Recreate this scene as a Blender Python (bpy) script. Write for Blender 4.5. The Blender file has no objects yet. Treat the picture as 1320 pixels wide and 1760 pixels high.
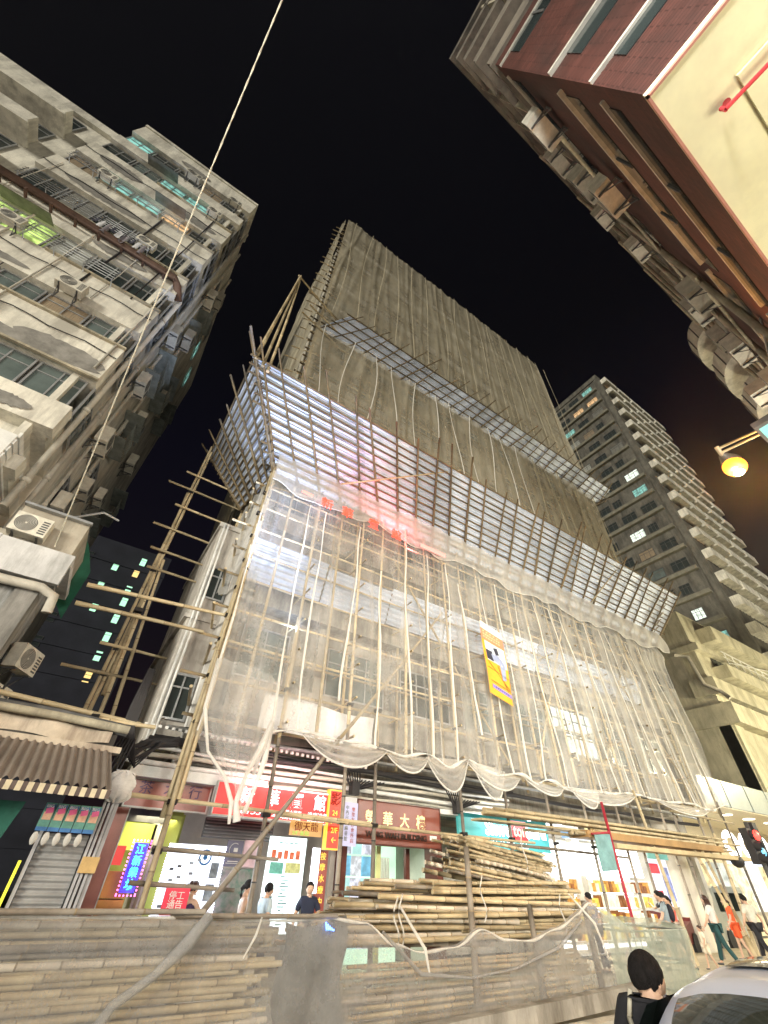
import bpy, bmesh, math, random
from mathutils import Vector, Matrix, noise as mnoise
R = math.radians
SC = bpy.context.scene
COL = SC.collection

# ------------------------------------------------------------------ camera
cam_d = bpy.data.cameras.new("camera")
cam = bpy.data.objects.new("camera", cam_d); COL.objects.link(cam)
SC.camera = cam
cam_d.sensor_fit = 'HORIZONTAL'; cam_d.sensor_width = 36.0
cam_d.lens = 36.0 * 709.0 / 1320.0
cam_d.clip_start = 0.05; cam_d.clip_end = 600
EYE = 1.85
ax_x = Vector((0.82981739, -0.55732746, 0.02809283))
ax_d = Vector((0.38775118, 0.53966435, -0.7472693))
ax_f = Vector((0.401313, 0.63099009, 0.66392724))
m = Matrix.Identity(4)
for r in range(3):
    m[r][0] = ax_x[r]; m[r][1] = -ax_d[r]; m[r][2] = -ax_f[r]
m[2][3] = EYE
cam.matrix_world = m

# ------------------------------------------------------------------ world (night sky) and sun (added low fill from up the street for the tower front)
world = bpy.data.worlds.new("World"); SC.world = world; world.use_nodes = True
wn = world.node_tree.nodes; wl = world.node_tree.links; wn.clear()
w_out = wn.new('ShaderNodeOutputWorld'); w_bg = wn.new('ShaderNodeBackground')
w_tc = wn.new('ShaderNodeTexCoord'); w_sep = wn.new('ShaderNodeSeparateXYZ'); w_r = wn.new('ShaderNodeValToRGB')
wl.new(w_tc.outputs['Generated'], w_sep.inputs[0]); wl.new(w_sep.outputs['Z'], w_r.inputs[0])
w_r.color_ramp.elements[0].position = 0.0; w_r.color_ramp.elements[0].color = (0.009, 0.005, 0.006, 1)
w_r.color_ramp.elements[1].position = 0.85; w_r.color_ramp.elements[1].color = (0.0012, 0.0012, 0.0022, 1)
e = w_r.color_ramp.elements.new(0.45); e.color = (0.0038, 0.0030, 0.0055, 1)
e = w_r.color_ramp.elements.new(0.68); e.color = (0.0018, 0.0016, 0.0042, 1)
wl.new(w_r.outputs[0], w_bg.inputs[0]); w_bg.inputs[1].default_value = 1.0
wl.new(w_bg.outputs[0], w_out.inputs[0])

def lamp(name, kind, loc, energy, color, size=0.3, target=None, size_y=None, spread=None):
    d = bpy.data.lights.new(name, kind); d.energy = energy; d.color = color
    if kind == 'AREA':
        d.size = size
        if size_y: d.shape = 'RECTANGLE'; d.size_y = size_y
        if spread: d.spread = R(spread)
    elif kind in ('POINT', 'SPOT'):
        d.shadow_soft_size = size
    o = bpy.data.objects.new(name, d); COL.objects.link(o); o.location = loc
    if target is not None:
        o.rotation_euler = (Vector(target) - Vector(loc)).to_track_quat('-Z', 'Y').to_euler()
    return o
sun = lamp("sun", 'SUN', (0, 0, 50), 2.35, (1.0, 0.945, 0.80), target=(0, 0, 50))
sun.data.angle = R(14)
sun.rotation_euler = Vector((0.80, 0.56, -0.10)).to_track_quat('-Z', 'Y').to_euler()
# unseen street fills, some added to brighten red front and tower; arcade lights below
for i, (x, y, z, e_, c) in enumerate([(-6.0, -3.5, 8.5, 1500, (1.0, .94, .82)), (-1.0, -1.8, 6.0, 650, (1.0, .97, .92)),
                                      (-9.0, 3.0, 9.0, 500, (1.0, .88, .66)), (15.0, 0.5, 8.5, 800, (1.0, .92, .74)), (33.0, 3.0, 8.5, 3600, (1.0, .88, .55)), (46.0, 2.0, 9.0, 5200, (1.0, .90, .60))]):
    lamp("unseen_street_fill", 'POINT', (x, y, z), e_, c, 0.25)
for x in (4.5, 9.0, 13.5, 18.0, 23.0, 28.0):
    lamp("arcade_light_glow", 'AREA', (x, -1.6, 4.6), 205, (1.0, .94, .80), 2.4, target=(x + 0.5, 10, 7.5), size_y=0.5, spread=105)
for x in (3.4, 7.5, 13.0):
    lamp("arcade_uplight_glow", 'AREA', (x, -3.2, 3.2), 112, (1.0, .93, .70), 2.0, target=(x, -3.0, 6.5), size_y=1.5)

SC.view_settings.view_transform = 'Standard'; SC.view_settings.look = 'None'
SC.view_settings.exposure = 0.44; SC.view_settings.gamma = 1.0
SC.render.engine = 'CYCLES'
cy = SC.cycles
cy.use_denoising = True
try: cy.denoiser = 'OPENIMAGEDENOISE'
except Exception: pass
cy.max_bounces = 5; cy.diffuse_bounces = 3; cy.glossy_bounces = 2; cy.transmission_bounces = 3
cy.transparent_max_bounces = 20; cy.caustics_reflective = False; cy.caustics_refractive = False
cy.sample_clamp_indirect = 6.0; cy.use_adaptive_sampling = True; cy.adaptive_threshold = 0.02

# ------------------------------------------------------------------ mesh builder
class MB:
    def __init__(s): s.v = []; s.f = []; s.m = []; s.sm = []
    def quad(s, *p, m=0, smooth=False):
        b = len(s.v); s.v += [tuple(q) for q in p]; s.f.append(tuple(range(b, b + len(p)))); s.m.append(m); s.sm.append(smooth)
    def box(s, x0, x1, y0, y1, z0, z1, m=0):
        b = len(s.v)
        s.v += [(x0, y0, z0), (x1, y0, z0), (x1, y1, z0), (x0, y1, z0), (x0, y0, z1), (x1, y0, z1), (x1, y1, z1), (x0, y1, z1)]
        for f in ((0, 3, 2, 1), (4, 5, 6, 7), (0, 1, 5, 4), (1, 2, 6, 5), (2, 3, 7, 6), (3, 0, 4, 7)):
            s.f.append(tuple(b + i for i in f)); s.m.append(m); s.sm.append(False)
    def obox(s, c, ux, uy, uz, m=0):
        c = Vector(c); ux = Vector(ux); uy = Vector(uy); uz = Vector(uz); b = len(s.v)
        for k in (-1, 1):
            for (i, j) in ((-1, -1), (1, -1), (1, 1), (-1, 1)):
                s.v.append(tuple(c + ux * i + uy * j + uz * k))
        for f in ((0, 3, 2, 1), (4, 5, 6, 7), (0, 1, 5, 4), (1, 2, 6, 5), (2, 3, 7, 6), (3, 0, 4, 7)):
            s.f.append(tuple(b + i for i in f)); s.m.append(m); s.sm.append(False)
    def tube(s, pts, r, n=6, m=0, caps=True, mats=None, smooth=True):
        pts = [Vector(p) for p in pts]; k = len(pts)
        rr = r if isinstance(r, (list, tuple)) else [r] * k
        ref = None; b = len(s.v)
        for i, p in enumerate(pts):
            d = (pts[min(i + 1, k - 1)] - pts[max(i - 1, 0)])
            if d.length < 1e-9: d = Vector((0, 0, 1))
            d.normalize()
            if ref is None: ref = Vector((0, 0, 1)) if abs(d.z) < .9 else Vector((1, 0, 0))
            u = d.cross(ref).normalized(); w = d.cross(u)
            for j in range(n):
                a = 2 * math.pi * j / n
                s.v.append(tuple(p + (u * math.cos(a) + w * math.sin(a)) * rr[i]))
        for i in range(k - 1):
            mm = mats[i] if mats else m
            for j in range(n):
                a = b + i * n + j; c = b + i * n + (j + 1) % n
                s.f.append((a, c, c + n, a + n)); s.m.append(mm); s.sm.append(smooth)
        if caps:
            s.f.append(tuple(b + j for j in range(n))); s.m.append(m); s.sm.append(False)
            s.f.append(tuple(b + (k - 1) * n + j for j in reversed(range(n)))); s.m.append(m); s.sm.append(False)
    def grid(s, fn, nu, nv, m=0, smooth=True):
        b = len(s.v)
        for j in range(nv + 1):
            for i in range(nu + 1):
                s.v.append(tuple(fn(i / nu, j / nv)))
        for j in range(nv):
            for i in range(nu):
                a = b + j * (nu + 1) + i
                s.f.append((a, a + 1, a + nu + 2, a + nu + 1)); s.m.append(m); s.sm.append(smooth)
    def ball(s, c, rx, ry, rz, nu=14, nv=10, m=0):
        c = Vector(c)
        s.grid(lambda u, v: (c.x + rx * math.cos(2 * math.pi * u) * math.sin(math.pi * v), c.y + ry * math.sin(2 * math.pi * u) * math.sin(math.pi * v), c.z + rz * math.cos(math.pi * v)), nu, nv, m)
    def disc(s, c, r, axis='y', n=16, m=0, r0=0.0, ry=None):
        c = Vector(c); ry = ry or r
        def P(a, q):
            x, z = math.cos(a) * r * q, math.sin(a) * ry * q
            return (c.x + x, c.y, c.z + z) if axis == 'y' else ((c.x, c.y + x, c.z + z) if axis == 'x' else (c.x + x, c.y + z, c.z))
        for i in range(n):
            a0, a1 = 2 * math.pi * i / n, 2 * math.pi * (i + 1) / n
            if r0 > 0: s.quad(P(a0, r0 / r), P(a0, 1), P(a1, 1), P(a1, r0 / r), m=m)
            else: s.quad(tuple(c), P(a0, 1), P(a1, 1), m=m)
    def mesh(s, name, mats):
        me = bpy.data.meshes.new(name); me.from_pydata(s.v, [], s.f); 
        for q in (mats if isinstance(mats, (list, tuple)) else [mats]): me.materials.append(q)
        me.polygons.foreach_set('material_index', s.m); me.polygons.foreach_set('use_smooth', s.sm); me.update()
        return me
    def build(s, name, mats, parent=None, **kw):
        return obj(name, s.mesh(name, mats), parent, **kw)

def obj(name, data, parent=None, loc=None, rz=None, label=None, cat=None, group=None, kind=None):
    o = bpy.data.objects.new(name, data); COL.objects.link(o)
    if parent is not None: o.parent = parent
    if loc is not None: o.location = loc
    if rz is not None: o.rotation_euler = (0, 0, rz)
    if label: o['label'] = label
    if cat: o['category'] = cat
    if group: o['group'] = group
    if kind: o['kind'] = kind
    return o
def thing(name, label, cat, loc=(0, 0, 0), rz=0.0, group=None):
    return obj(name, None, None, loc=loc, rz=rz, label=label, cat=cat, group=group)
def copy_tree(o, parent=None):
    c = o.copy(); COL.objects.link(c); c.parent = parent
    for ch in list(o.children): copy_tree(ch, c)
    return c

# ------------------------------------------------------------------ materials
MATS = {}
def mat(name, col, rough=0.7, var=0.25, scale=3.0, bump=0.0, metal=0.0, spec=0.3, col2=None, stretch=None, detail=5, grime=None, objvar=0.0):
    if name in MATS: return MATS[name]
    M = bpy.data.materials.new(name); M.use_nodes = True; MATS[name] = M
    n = M.node_tree.nodes; l = M.node_tree.links
    b = n['Principled BSDF']; b.inputs['Roughness'].default_value = rough; b.inputs['Metallic'].default_value = metal
    b.inputs['Specular IOR Level'].default_value = spec
    if var > 0 or col2:
        tc = n.new('ShaderNodeTexCoord'); mp = n.new('ShaderNodeMapping'); nz = n.new('ShaderNodeTexNoise'); rp = n.new('ShaderNodeValToRGB')
        l.new(tc.outputs['Object'], mp.inputs[0]); l.new(mp.outputs[0], nz.inputs['Vector']); l.new(nz.outputs['Fac'], rp.inputs[0])
        if stretch: mp.inputs['Scale'].default_value = stretch
        nz.inputs['Scale'].default_value = scale; nz.inputs['Detail'].default_value = detail; nz.inputs['Roughness'].default_value = 0.65
        c2 = col2 or tuple(max(0, c * (1 - var)) for c in col); c1 = col if col2 else tuple(min(1, c * (1 + var * .6)) for c in col)
        rp.color_ramp.elements[0].position = 0.32; rp.color_ramp.elements[0].color = (*c2, 1)
        rp.color_ramp.elements[1].position = 0.68; rp.color_ramp.elements[1].color = (*c1, 1)
        outc = rp.outputs[0]
        if grime:
            n2 = n.new('ShaderNodeTexNoise'); mp2 = n.new('ShaderNodeMapping'); r2 = n.new('ShaderNodeValToRGB'); mx = n.new('ShaderNodeMixRGB')
            l.new(tc.outputs['Object'], mp2.inputs[0]); mp2.inputs['Scale'].default_value = (1.3, 1.3, 0.28); l.new(mp2.outputs[0], n2.inputs['Vector'])
            n2.inputs['Scale'].default_value = 1.1; n2.inputs['Detail'].default_value = 8; n2.inputs['Roughness'].default_value = .7
            l.new(n2.outputs['Fac'], r2.inputs[0]); r2.color_ramp.elements[0].position = .45; r2.color_ramp.elements[1].position = .64
            l.new(r2.outputs[0], mx.inputs[0]); l.new(outc, mx.inputs[1]); mx.inputs[2].default_value = (*grime, 1); outc = mx.outputs[0]
        if objvar:
            oi = n.new('ShaderNodeObjectInfo'); hs = n.new('ShaderNodeHueSaturation'); mr = n.new('ShaderNodeMapRange')
            l.new(oi.outputs['Random'], mr.inputs[0]); mr.inputs['To Min'].default_value = 1 - objvar; mr.inputs['To Max'].default_value = 1 + objvar
            l.new(mr.outputs[0], hs.inputs['Value']); l.new(outc, hs.inputs['Color']); outc = hs.outputs[0]
        l.new(outc, b.inputs['Base Color'])
        if bump > 0:
            bp = n.new('ShaderNodeBump'); bp.inputs['Strength'].default_value = bump; bp.inputs['Distance'].default_value = 0.02
            nb = n.new('ShaderNodeTexNoise'); nb.inputs['Scale'].default_value = scale * 4; nb.inputs['Detail'].default_value = 4
            l.new(mp.outputs[0], nb.inputs['Vector']); l.new(nb.outputs['Fac'], bp.inputs['Height']); l.new(bp.outputs[0], b.inputs['Normal'])
    else:
        b.inputs['Base Color'].default_value = (*col, 1)
    return M
def emi(name, col, strength, var=0.0, scale=4.0, base=(0.02, 0.02, 0.02), col2=None):
    if name in MATS: return MATS[name]
    M = bpy.data.materials.new(name); M.use_nodes = True; MATS[name] = M
    n = M.node_tree.nodes; l = M.node_tree.links; b = n['Principled BSDF']
    b.inputs['Base Color'].default_value = (*base, 1); b.inputs['Roughness'].default_value = .4
    b.inputs['Emission Color'].default_value = (*col, 1); b.inputs['Emission Strength'].default_value = strength
    if var or col2:
        tc = n.new('ShaderNodeTexCoord'); nz = n.new('ShaderNodeTexNoise'); rp = n.new('ShaderNodeValToRGB')
        nz.inputs['Scale'].default_value = scale; nz.inputs['Detail'].default_value = 3
        l.new(tc.outputs['Object'], nz.inputs['Vector']); l.new(nz.outputs['Fac'], rp.inputs[0])
        c2 = col2 or tuple(c * (1 - var) for c in col)
        rp.color_ramp.elements[0].position = .4; rp.color_ramp.elements[0].color = (*c2, 1)
        rp.color_ramp.elements[1].position = .6; rp.color_ramp.elements[1].color = (*col, 1)
        l.new(rp.outputs[0], b.inputs['Emission Color'])
    return M
def net_mat(name, col, a0, a1, scale=1.2, thread=0.12, facing=0.35, stretch=(1, 1, .35)):
    """woven gauze: part of the light goes through the holes, the threads scatter and transmit the rest"""
    M = bpy.data.materials.new(name); M.use_nodes = True; MATS[name] = M
    n = M.node_tree.nodes; l = M.node_tree.links; n.clear()
    out = n.new('ShaderNodeOutputMaterial'); mix = n.new('ShaderNodeMixShader'); tr = n.new('ShaderNodeBsdfTransparent')
    df = n.new('ShaderNodeBsdfDiffuse'); tl = n.new('ShaderNodeBsdfTranslucent'); m2 = n.new('ShaderNodeMixShader'); m2.inputs[0].default_value = .35
    tc = n.new('ShaderNodeTexCoord'); mp = n.new('ShaderNodeMapping'); mp.inputs['Scale'].default_value = stretch
    nz = n.new('ShaderNodeTexNoise'); nz.inputs['Scale'].default_value = scale; nz.inputs['Detail'].default_value = 6; nz.inputs['Roughness'].default_value = .6
    l.new(tc.outputs['Object'], mp.inputs[0]); l.new(mp.outputs[0], nz.inputs['Vector'])
    mr = n.new('ShaderNodeMapRange'); mr.inputs['From Min'].default_value = .3; mr.inputs['From Max'].default_value = .7
    mr.inputs['To Min'].default_value = a0; mr.inputs['To Max'].default_value = a1; l.new(nz.outputs['Fac'], mr.inputs[0])
    nf = n.new('ShaderNodeTexNoise'); nf.inputs['Scale'].default_value = 16; nf.inputs['Detail'].default_value = 6; nf.inputs['Roughness'].default_value = .8
    l.new(tc.outputs['Object'], nf.inputs['Vector']); mf = n.new('ShaderNodeMath'); mf.operation = 'MULTIPLY_ADD'; mf.inputs[1].default_value = .34; l.new(nf.outputs['Fac'], mf.inputs[0])
    ms = n.new('ShaderNodeMath'); ms.operation = 'SUBTRACT'; l.new(mr.outputs[0], ms.inputs[0]); ms.inputs[1].default_value = .17; l.new(ms.outputs[0], mf.inputs[2])
    lw = n.new('ShaderNodeLayerWeight'); lw.inputs['Blend'].default_value = .45
    ma = n.new('ShaderNodeMath'); ma.operation = 'MULTIPLY_ADD'; ma.inputs[1].default_value = facing; ma.use_clamp = True
    l.new(lw.outputs['Facing'], ma.inputs[0]); l.new(mf.outputs[0], ma.inputs[2])
    for q in (df, tl): q.inputs['Color'].default_value = (*col, 1)
    l.new(df.outputs[0], m2.inputs[1]); l.new(tl.outputs[0], m2.inputs[2])
    l.new(ma.outputs[0], mix.inputs[0]); l.new(tr.outputs[0], mix.inputs[1]); l.new(m2.outputs[0], mix.inputs[2]); l.new(mix.outputs[0], out.inputs[0])
    return M

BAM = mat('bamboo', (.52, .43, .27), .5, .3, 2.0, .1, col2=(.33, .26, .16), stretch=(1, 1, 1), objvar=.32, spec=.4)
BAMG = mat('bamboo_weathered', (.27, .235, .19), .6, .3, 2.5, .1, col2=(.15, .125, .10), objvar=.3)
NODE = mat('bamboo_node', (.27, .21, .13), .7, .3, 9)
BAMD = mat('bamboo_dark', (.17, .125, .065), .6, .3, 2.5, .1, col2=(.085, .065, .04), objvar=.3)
TIE = mat('black_nylon_tie', (.03, .028, .03), .6, 0)
OLDW = mat('dull_grey_render', (.31, .29, .25), .85, .35, 1.2, .3, grime=(.11, .10, .085))  # darkened so net and poles stand out, with darker noise streaks
CONC = mat('stained_concrete', (.40, .38, .34), .85, .35, 1.2, .35, grime=(.16, .145, .12))
CREAM = mat('cream_paint', (.74, .71, .62), .8, .22, 1.1, .3, grime=(.40, .38, .33))
CREAMD = mat('cream_paint_dirty', (.48, .43, .32), .85, .35, 1.6, .3, grime=(.19, .17, .13))
PATCH = mat('bare_plaster', (.25, .24, .22), .9, .4, 2.5, .4)
CURT = [mat('curtain_grey', (.20, .20, .18), .9, .4, 6, 0, stretch=(6, 1, .3)), mat('curtain_tan', (.28, .22, .15), .9, .4, 6, 0, stretch=(6, 1, .3)), mat('blind_pale', (.34, .35, .32), .8, .3, 3, 0, stretch=(.2, 1, 9))]
GREYW = mat('grey_render', (.30, .29, .27), .85, .35, 1.0, .3, grime=(.13, .125, .115))
DARKW = mat('grey_shaded_render', (.15, .142, .12), .85, .35, 1.1, .3, grime=(.055, .052, .045))  # grey-brown concrete, darkened further to stand for shade on the tower flank
MAROON = mat('maroon_tile', (.095, .034, .027), .65, .3, 1.6, .2, grime=(.055, .026, .022))
_n = MAROON.node_tree.nodes; _l = MAROON.node_tree.links; _b = _n['Principled BSDF']
_tc = _n.new('ShaderNodeTexCoord'); _mp = _n.new('ShaderNodeMapping'); _sx = _n.new('ShaderNodeSeparateXYZ'); _ad = _n.new('ShaderNodeMath'); _cx = _n.new('ShaderNodeCombineXYZ')
_br = _n.new('ShaderNodeTexBrick'); _mx = _n.new('ShaderNodeMixRGB'); _mx.blend_type = 'MULTIPLY'; _mx.inputs[0].default_value = 1.0
_l.new(_tc.outputs['Object'], _sx.inputs[0]); _l.new(_sx.outputs[0], _ad.inputs[0]); _l.new(_sx.outputs[1], _ad.inputs[1]); _l.new(_ad.outputs[0], _cx.inputs[0]); _l.new(_sx.outputs[2], _cx.inputs[1])
_l.new(_cx.outputs[0], _br.inputs['Vector']); _br.inputs['Scale'].default_value = 1.0; _br.inputs['Brick Width'].default_value = .22; _br.inputs['Row Height'].default_value = .07; _br.inputs['Mortar Size'].default_value = .006
_br.inputs['Color1'].default_value = (1, 1, 1, 1); _br.inputs['Color2'].default_value = (.72, .70, .68, 1); _br.inputs['Mortar'].default_value = (.45, .42, .40, 1)
_src = _b.inputs['Base Color'].links[0].from_socket; _l.new(_src, _mx.inputs[1]); _l.new(_br.outputs['Color'], _mx.inputs[2]); _l.new(_mx.outputs[0], _b.inputs['Base Color'])
SOFFIT = mat('cream_soffit_paint', (.84, .78, .52), .7, .12, .9, .08, grime=(.72, .66, .45))
FRAME = mat('aluminium_frame', (.42, .43, .44), .4, .2, 8, 0, metal=.5)
FRAMED = mat('dark_steel', (.09, .09, .09), .5, .3, 8, 0)
WHITEP = mat('white_paint', (.72, .72, .70), .5, .18, 2.5, .1)
GLASS = mat('dark_glass', (.035, .045, .045), .12, .3, 1.5, 0, spec=.6)
GLASSG = mat('grey_green_glass', (.12, .15, .145), .2, .3, 1.2, 0, spec=.6)
LIT_GREEN = emi('lit_window_yellow_green', (.62, .85, .22), 1.1, .7, 3.0)
LIT_TEAL = emi('lit_window_teal', (.30, .68, .58), .85, .6, 3.0)
LIT_WARM = emi('lit_window_warm', (1.0, .62, .30), .9, .6, 4.0)
LIT_WHITE = emi('lit_window_white', (.85, .95, .80), 1.3, .5, 3.0)
SHEET = mat('corrugated_sheet', (.56, .62, .74), .4, .22, 1.2, .05, col2=(.34, .38, .46), metal=.15, spec=.5, objvar=.20, stretch=(.5, 1, 1))
ACM = mat('air_conditioner_casing', (.66, .63, .54), .55, .25, 4, .05, objvar=.2)
ACG = mat('air_conditioner_grille', (.10, .10, .10), .6, 0)
RUST = mat('rusty_pipe', (.12, .072, .055), .7, .4, 3, .2)
PVC = mat('pvc_pipe', (.55, .52, .45), .5, .2, 3, .05)
NETL = net_mat('white_gauze', (.82, .81, .78), .05, .33, 1.0, facing=.30)
NETV = net_mat('valance_gauze', (.80, .78, .74), .20, .42, 1.6, facing=.30)
NETU = net_mat('aged_gauze', (.76, .69, .53), .13, .38, 1.3, facing=.22)
NETF = net_mat('bunched_gauze', (.86, .84, .80), .55, .85, 5.0, facing=.2)
NETG = net_mat('grey_gauze', (.50, .50, .50), .25, .50, 2.2, facing=.2, stretch=(1, 1, 1))
ASPH = mat('asphalt', (.06, .058, .055), .8, .3, 2.5, .3)
PAVE = mat('pavement', (.44, .38, .27), .8, .25, 2.0, .2)

def bamboo(mb, p0, p1, r, seg=1.6, n=6, wob=.02, rng=random, node=True, m=0, mn=1):
    p0 = Vector(p0); p1 = Vector(p1); L = (p1 - p0).length
    k = max(2, int(L / seg)); pts = []; rr = []; mats = []
    side = (p1 - p0).cross(Vector((.3, .5, .8))).normalized()
    bow = rng.uniform(-1, 1) * wob * L * .25
    def P(t): return p0.lerp(p1, t) + side * bow * math.sin(math.pi * t)
    for i in range(k + 1):
        t = i / k; q = r * (1.06 - .25 * t)
        if node and 0 < i < k:
            dt = .012 / L
            pts += [P(t - dt), P(t), P(t + dt)]; rr += [q, q * 1.16, q]; mats += [m, mn, mn]
        else:
            pts.append(P(t)); rr.append(q); mats.append(m)
    mats = mats[:len(pts) - 1]
    if node:
        mats = []
        for i in range(len(pts) - 1):
            mats.append(mn if (pts[i + 1] - pts[i]).length < .03 else m)
    mb.tube(pts, rr, n, m, True, mats)

_FC = {}
def text(body, size, mt, parent=None, loc=(0, 0, 0), name='lettering', w=None, ext=.006, rot=(R(90), 0, 0), label=None, cat=None, bold=0.0, sx=1.0, shear=0.0):
    cu = bpy.data.curves.new('t', 'FONT'); cu.body = body; cu.size = size; cu.extrude = ext; cu.align_x = 'CENTER'; cu.align_y = 'CENTER'
    cu.offset = bold; cu.resolution_u = 2; cu.shear = shear; cu.space_line = .95
    o = bpy.data.objects.new('t', cu); COL.objects.link(o)
    dg = bpy.context.evaluated_depsgraph_get(); me = bpy.data.meshes.new_from_object(o.evaluated_get(dg))
    bpy.data.objects.remove(o)
    me.materials.clear(); me.materials.append(mt)
    q = obj(name, me, parent, label=label, cat=cat); q.rotation_euler = rot; q.location = loc
    k = sx
    if w:
        xs = [v.co.x for v in me.vertices]
        if xs: k = w / max(1e-3, max(xs) - min(xs))
    q.scale = (k, 1, 1)
    return q

# window: frame mesh with a pane child; local x along the wall, -y outwards, z up
_WC = {}
def window(parent, loc, w, h, rz=0.0, nx=2, tr=.3, frame=None, pane=None, name='window', t=.05, d=.06):
    frame = frame or FRAME; pane = pane or GLASS
    key = (round(w, 2), round(h, 2), nx, tr, frame.name)
    if key not in _WC:
        mb = MB()
        mb.box(0, w, -d, 0, 0, t); mb.box(0, w, -d, 0, h - t, h); mb.box(0, t, -d, 0, t, h - t); mb.box(w - t, w, -d, 0, t, h - t)
        for i in range(1, nx): mb.box(w * i / nx - t * .4, w * i / nx + t * .4, -d * .8, 0, t, h - t)
        if tr: mb.box(t, w - t, -d * .7, 0, h * (1 - tr) - t * .4, h * (1 - tr) + t * .4)
        pm = MB(); pm.quad((t * .5, -.012, t * .5), (w - t * .5, -.012, t * .5), (w - t * .5, -.012, h - t * .5), (t * .5, -.012, h - t * .5))
        _WC[key] = (mb.mesh('window_frame', frame), pm)
    me, pm = _WC[key]
    f = obj(name, me, parent, loc=loc, rz=rz)
    k2 = (key, pane.name)
    if k2 not in _WC: _WC[k2] = pm.mesh('pane', pane)
    obj('pane', _WC[k2], f)
    return f
ORD = ["first", "second", "third", "fourth", "fifth", "sixth", "seventh", "eighth", "ninth", "tenth", "eleventh", "twelfth", "thirteenth", "fourteenth", "fifteenth", "sixteenth", "seventeenth"]
_AC = {}
def aircon(loc, rz, label, w=.85, group='air conditioners hung on the facades', style=0, s=1.0):
    t = thing('air_conditioner', label, 'air conditioner', loc, rz, group)
    if style not in _AC:
        h = .6 if style == 0 else .42; d = .34 if style == 0 else .65
        a = MB(); a.box(0, w, -d - .12, -.12, 0, h); a.box(.02, w - .02, -d - .10, -.14, h, h + .015)
        g = MB()
        if style == 0:
            for i in range(7): g.disc((w * .36, -d - .125, h * .5), .035 + .033 * i + .02, 'y', 18, 0, .035 + .033 * i)
            for i in range(6): g.box(w * .76, w * .95, -d - .128, -d - .121, .08 + i * .075, .12 + i * .075)
        else:
            for i in range(6): g.box(.05, w * .60, -d - .128, -d - .121, .05 + i * .058, .08 + i * .058)
            g.box(w * .66, w * .94, -d - .128, -d - .121, .05, h - .06)
        k = MB()
        for x in (.12, w - .16):
            k.box(x, x + .04, -d - .10, 0, -.04, 0); k.tube([(x + .02, 0, -.36), (x + .02, -d, -.04)], .016, 4)
            k.box(x, x + .04, -.03, 0, -.40, -.04)
        _AC[style] = (a.mesh('casing', ACM), g.mesh('grille', ACG), k.mesh('bracket', FRAMED))
    for nm, me in zip(('casing', 'grille', 'bracket'), _AC[style]): obj(nm, me, t)
    t.scale = (s, s, s)
    return t
rng = random.Random(7)
# ------------------------------------------------------------------ ground
g = MB(); g.quad((-300, -300, 0), (400, -300, 0), (400, 400, 0), (-300, 400, 0)); g.build('road', ASPH, kind='structure')
g = MB(); g.box(2.2, 25.6, 7.0, 13.9, .004, .13); g.box(-14, -3.7, 9.1, 12, .004, .13); g.box(27.5, 90, 7.0, 14, .004, .13)
g.build('pavement', PAVE, kind='structure')
g = MB(); g.box(1.8, 60, -4.2, -1.0, .004, .13); g.build('pavement', PAVE, kind='structure')

# ------------------------------------------------------------------ main building behind the scaffold
BX0, BX1, BY = 2.25, 25.3, 12.0  # opposite buildings, scaffold and canopies: pixel-derived coordinates, scaled up about the camera
mb_ = thing('tenement_building', 'tall tenement block wrapped in bamboo scaffolding and white netting', 'building', (0, 0, 0))
w = MB()
w.box(BX0, BX1, BY, 23, 4.9, 41.6)
w.box(BX0, BX1, 12.35, 23, 3.3, 4.9)
for k in range(12):
    z = 4.9 + k * 3.05
    w.box(BX0 - .02, BX1 + .02, BY - .55 if k % 2 else BY - .35, BY, z, z + .16)                     # slab edge / balcony floor
    w.box(BX0 + .5, BX1 - .6, BY - .55 if k % 2 else BY - .34, BY - (.47 if k % 2 else .26), z + .16, z + .95)   # parapet
for i in range(9):
    x = BX0 + .1 + i * 2.85
    w.box(x, x + .30, BY - .22, BY, 4.9, 41.6)
w.build('wall', OLDW, mb_)
w = MB(); w.box(BX0 - .1, BX1 + .1, BY - .6, 23.1, 41.6, 42.3); w.build('roof', CONC, mb_)
for k in range(12):
    z = 4.9 + k * 3.05 + 1.05
    for i in range(8):
        lit = (k, i) == (0, 5)
        x = BX0 + .55 + i * 2.85
        ww = 2.2 if (i + k) % 3 else 1.5
        pane = LIT_WHITE if lit else (GLASSG if rng.random() < .6 else GLASS)
        window(mb_, (x, BY - .01, z), ww, 1.5, 0, 3 if ww > 2 else 2, .3, pane=pane)
# the lit barred window behind the net (lower right)
window(mb_, (15.7, BY - .60, 6.5), 2.7, .95, 0, 6, .45, frame=FRAMED, pane=LIT_WHITE, t=.04)
# alley side wall: windows, pipes
for k in range(10):
    z = 5.6 + k * 3.05
    for y in (13.2, 16.2, 19.2):
        window(mb_, (BX0 - .01, y + 1.2, z), 1.2, 1.3, R(-90), 2, .3, pane=GLASS)
for i, (y, r_) in enumerate(((12.25, .07), (12.55, .05), (14.9, .06), (18.1, .06))):
    p = MB(); p.tube([(BX0 - .1, y, 3.2), (BX0 - .1, y, 41)], r_, 8)
    for z in range(4, 41, 3): p.tube([(BX0 - .1, y, z), (BX0 - .1, y, z + .12)], r_ * 1.3, 8)
    p.build('drain_pipe', PVC if i != 2 else RUST, mb_)
# stained sheets on the alley corner wall, whitened in place of shop light
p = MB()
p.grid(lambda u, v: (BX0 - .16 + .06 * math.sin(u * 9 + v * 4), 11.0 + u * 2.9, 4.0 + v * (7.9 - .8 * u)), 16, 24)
p.build('tarpaulin', mat('dirty_tarpaulin', (.62, .60, .57), .7, .3, 1.5, .2, grime=(.34, .32, .29)), mb_)
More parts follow.
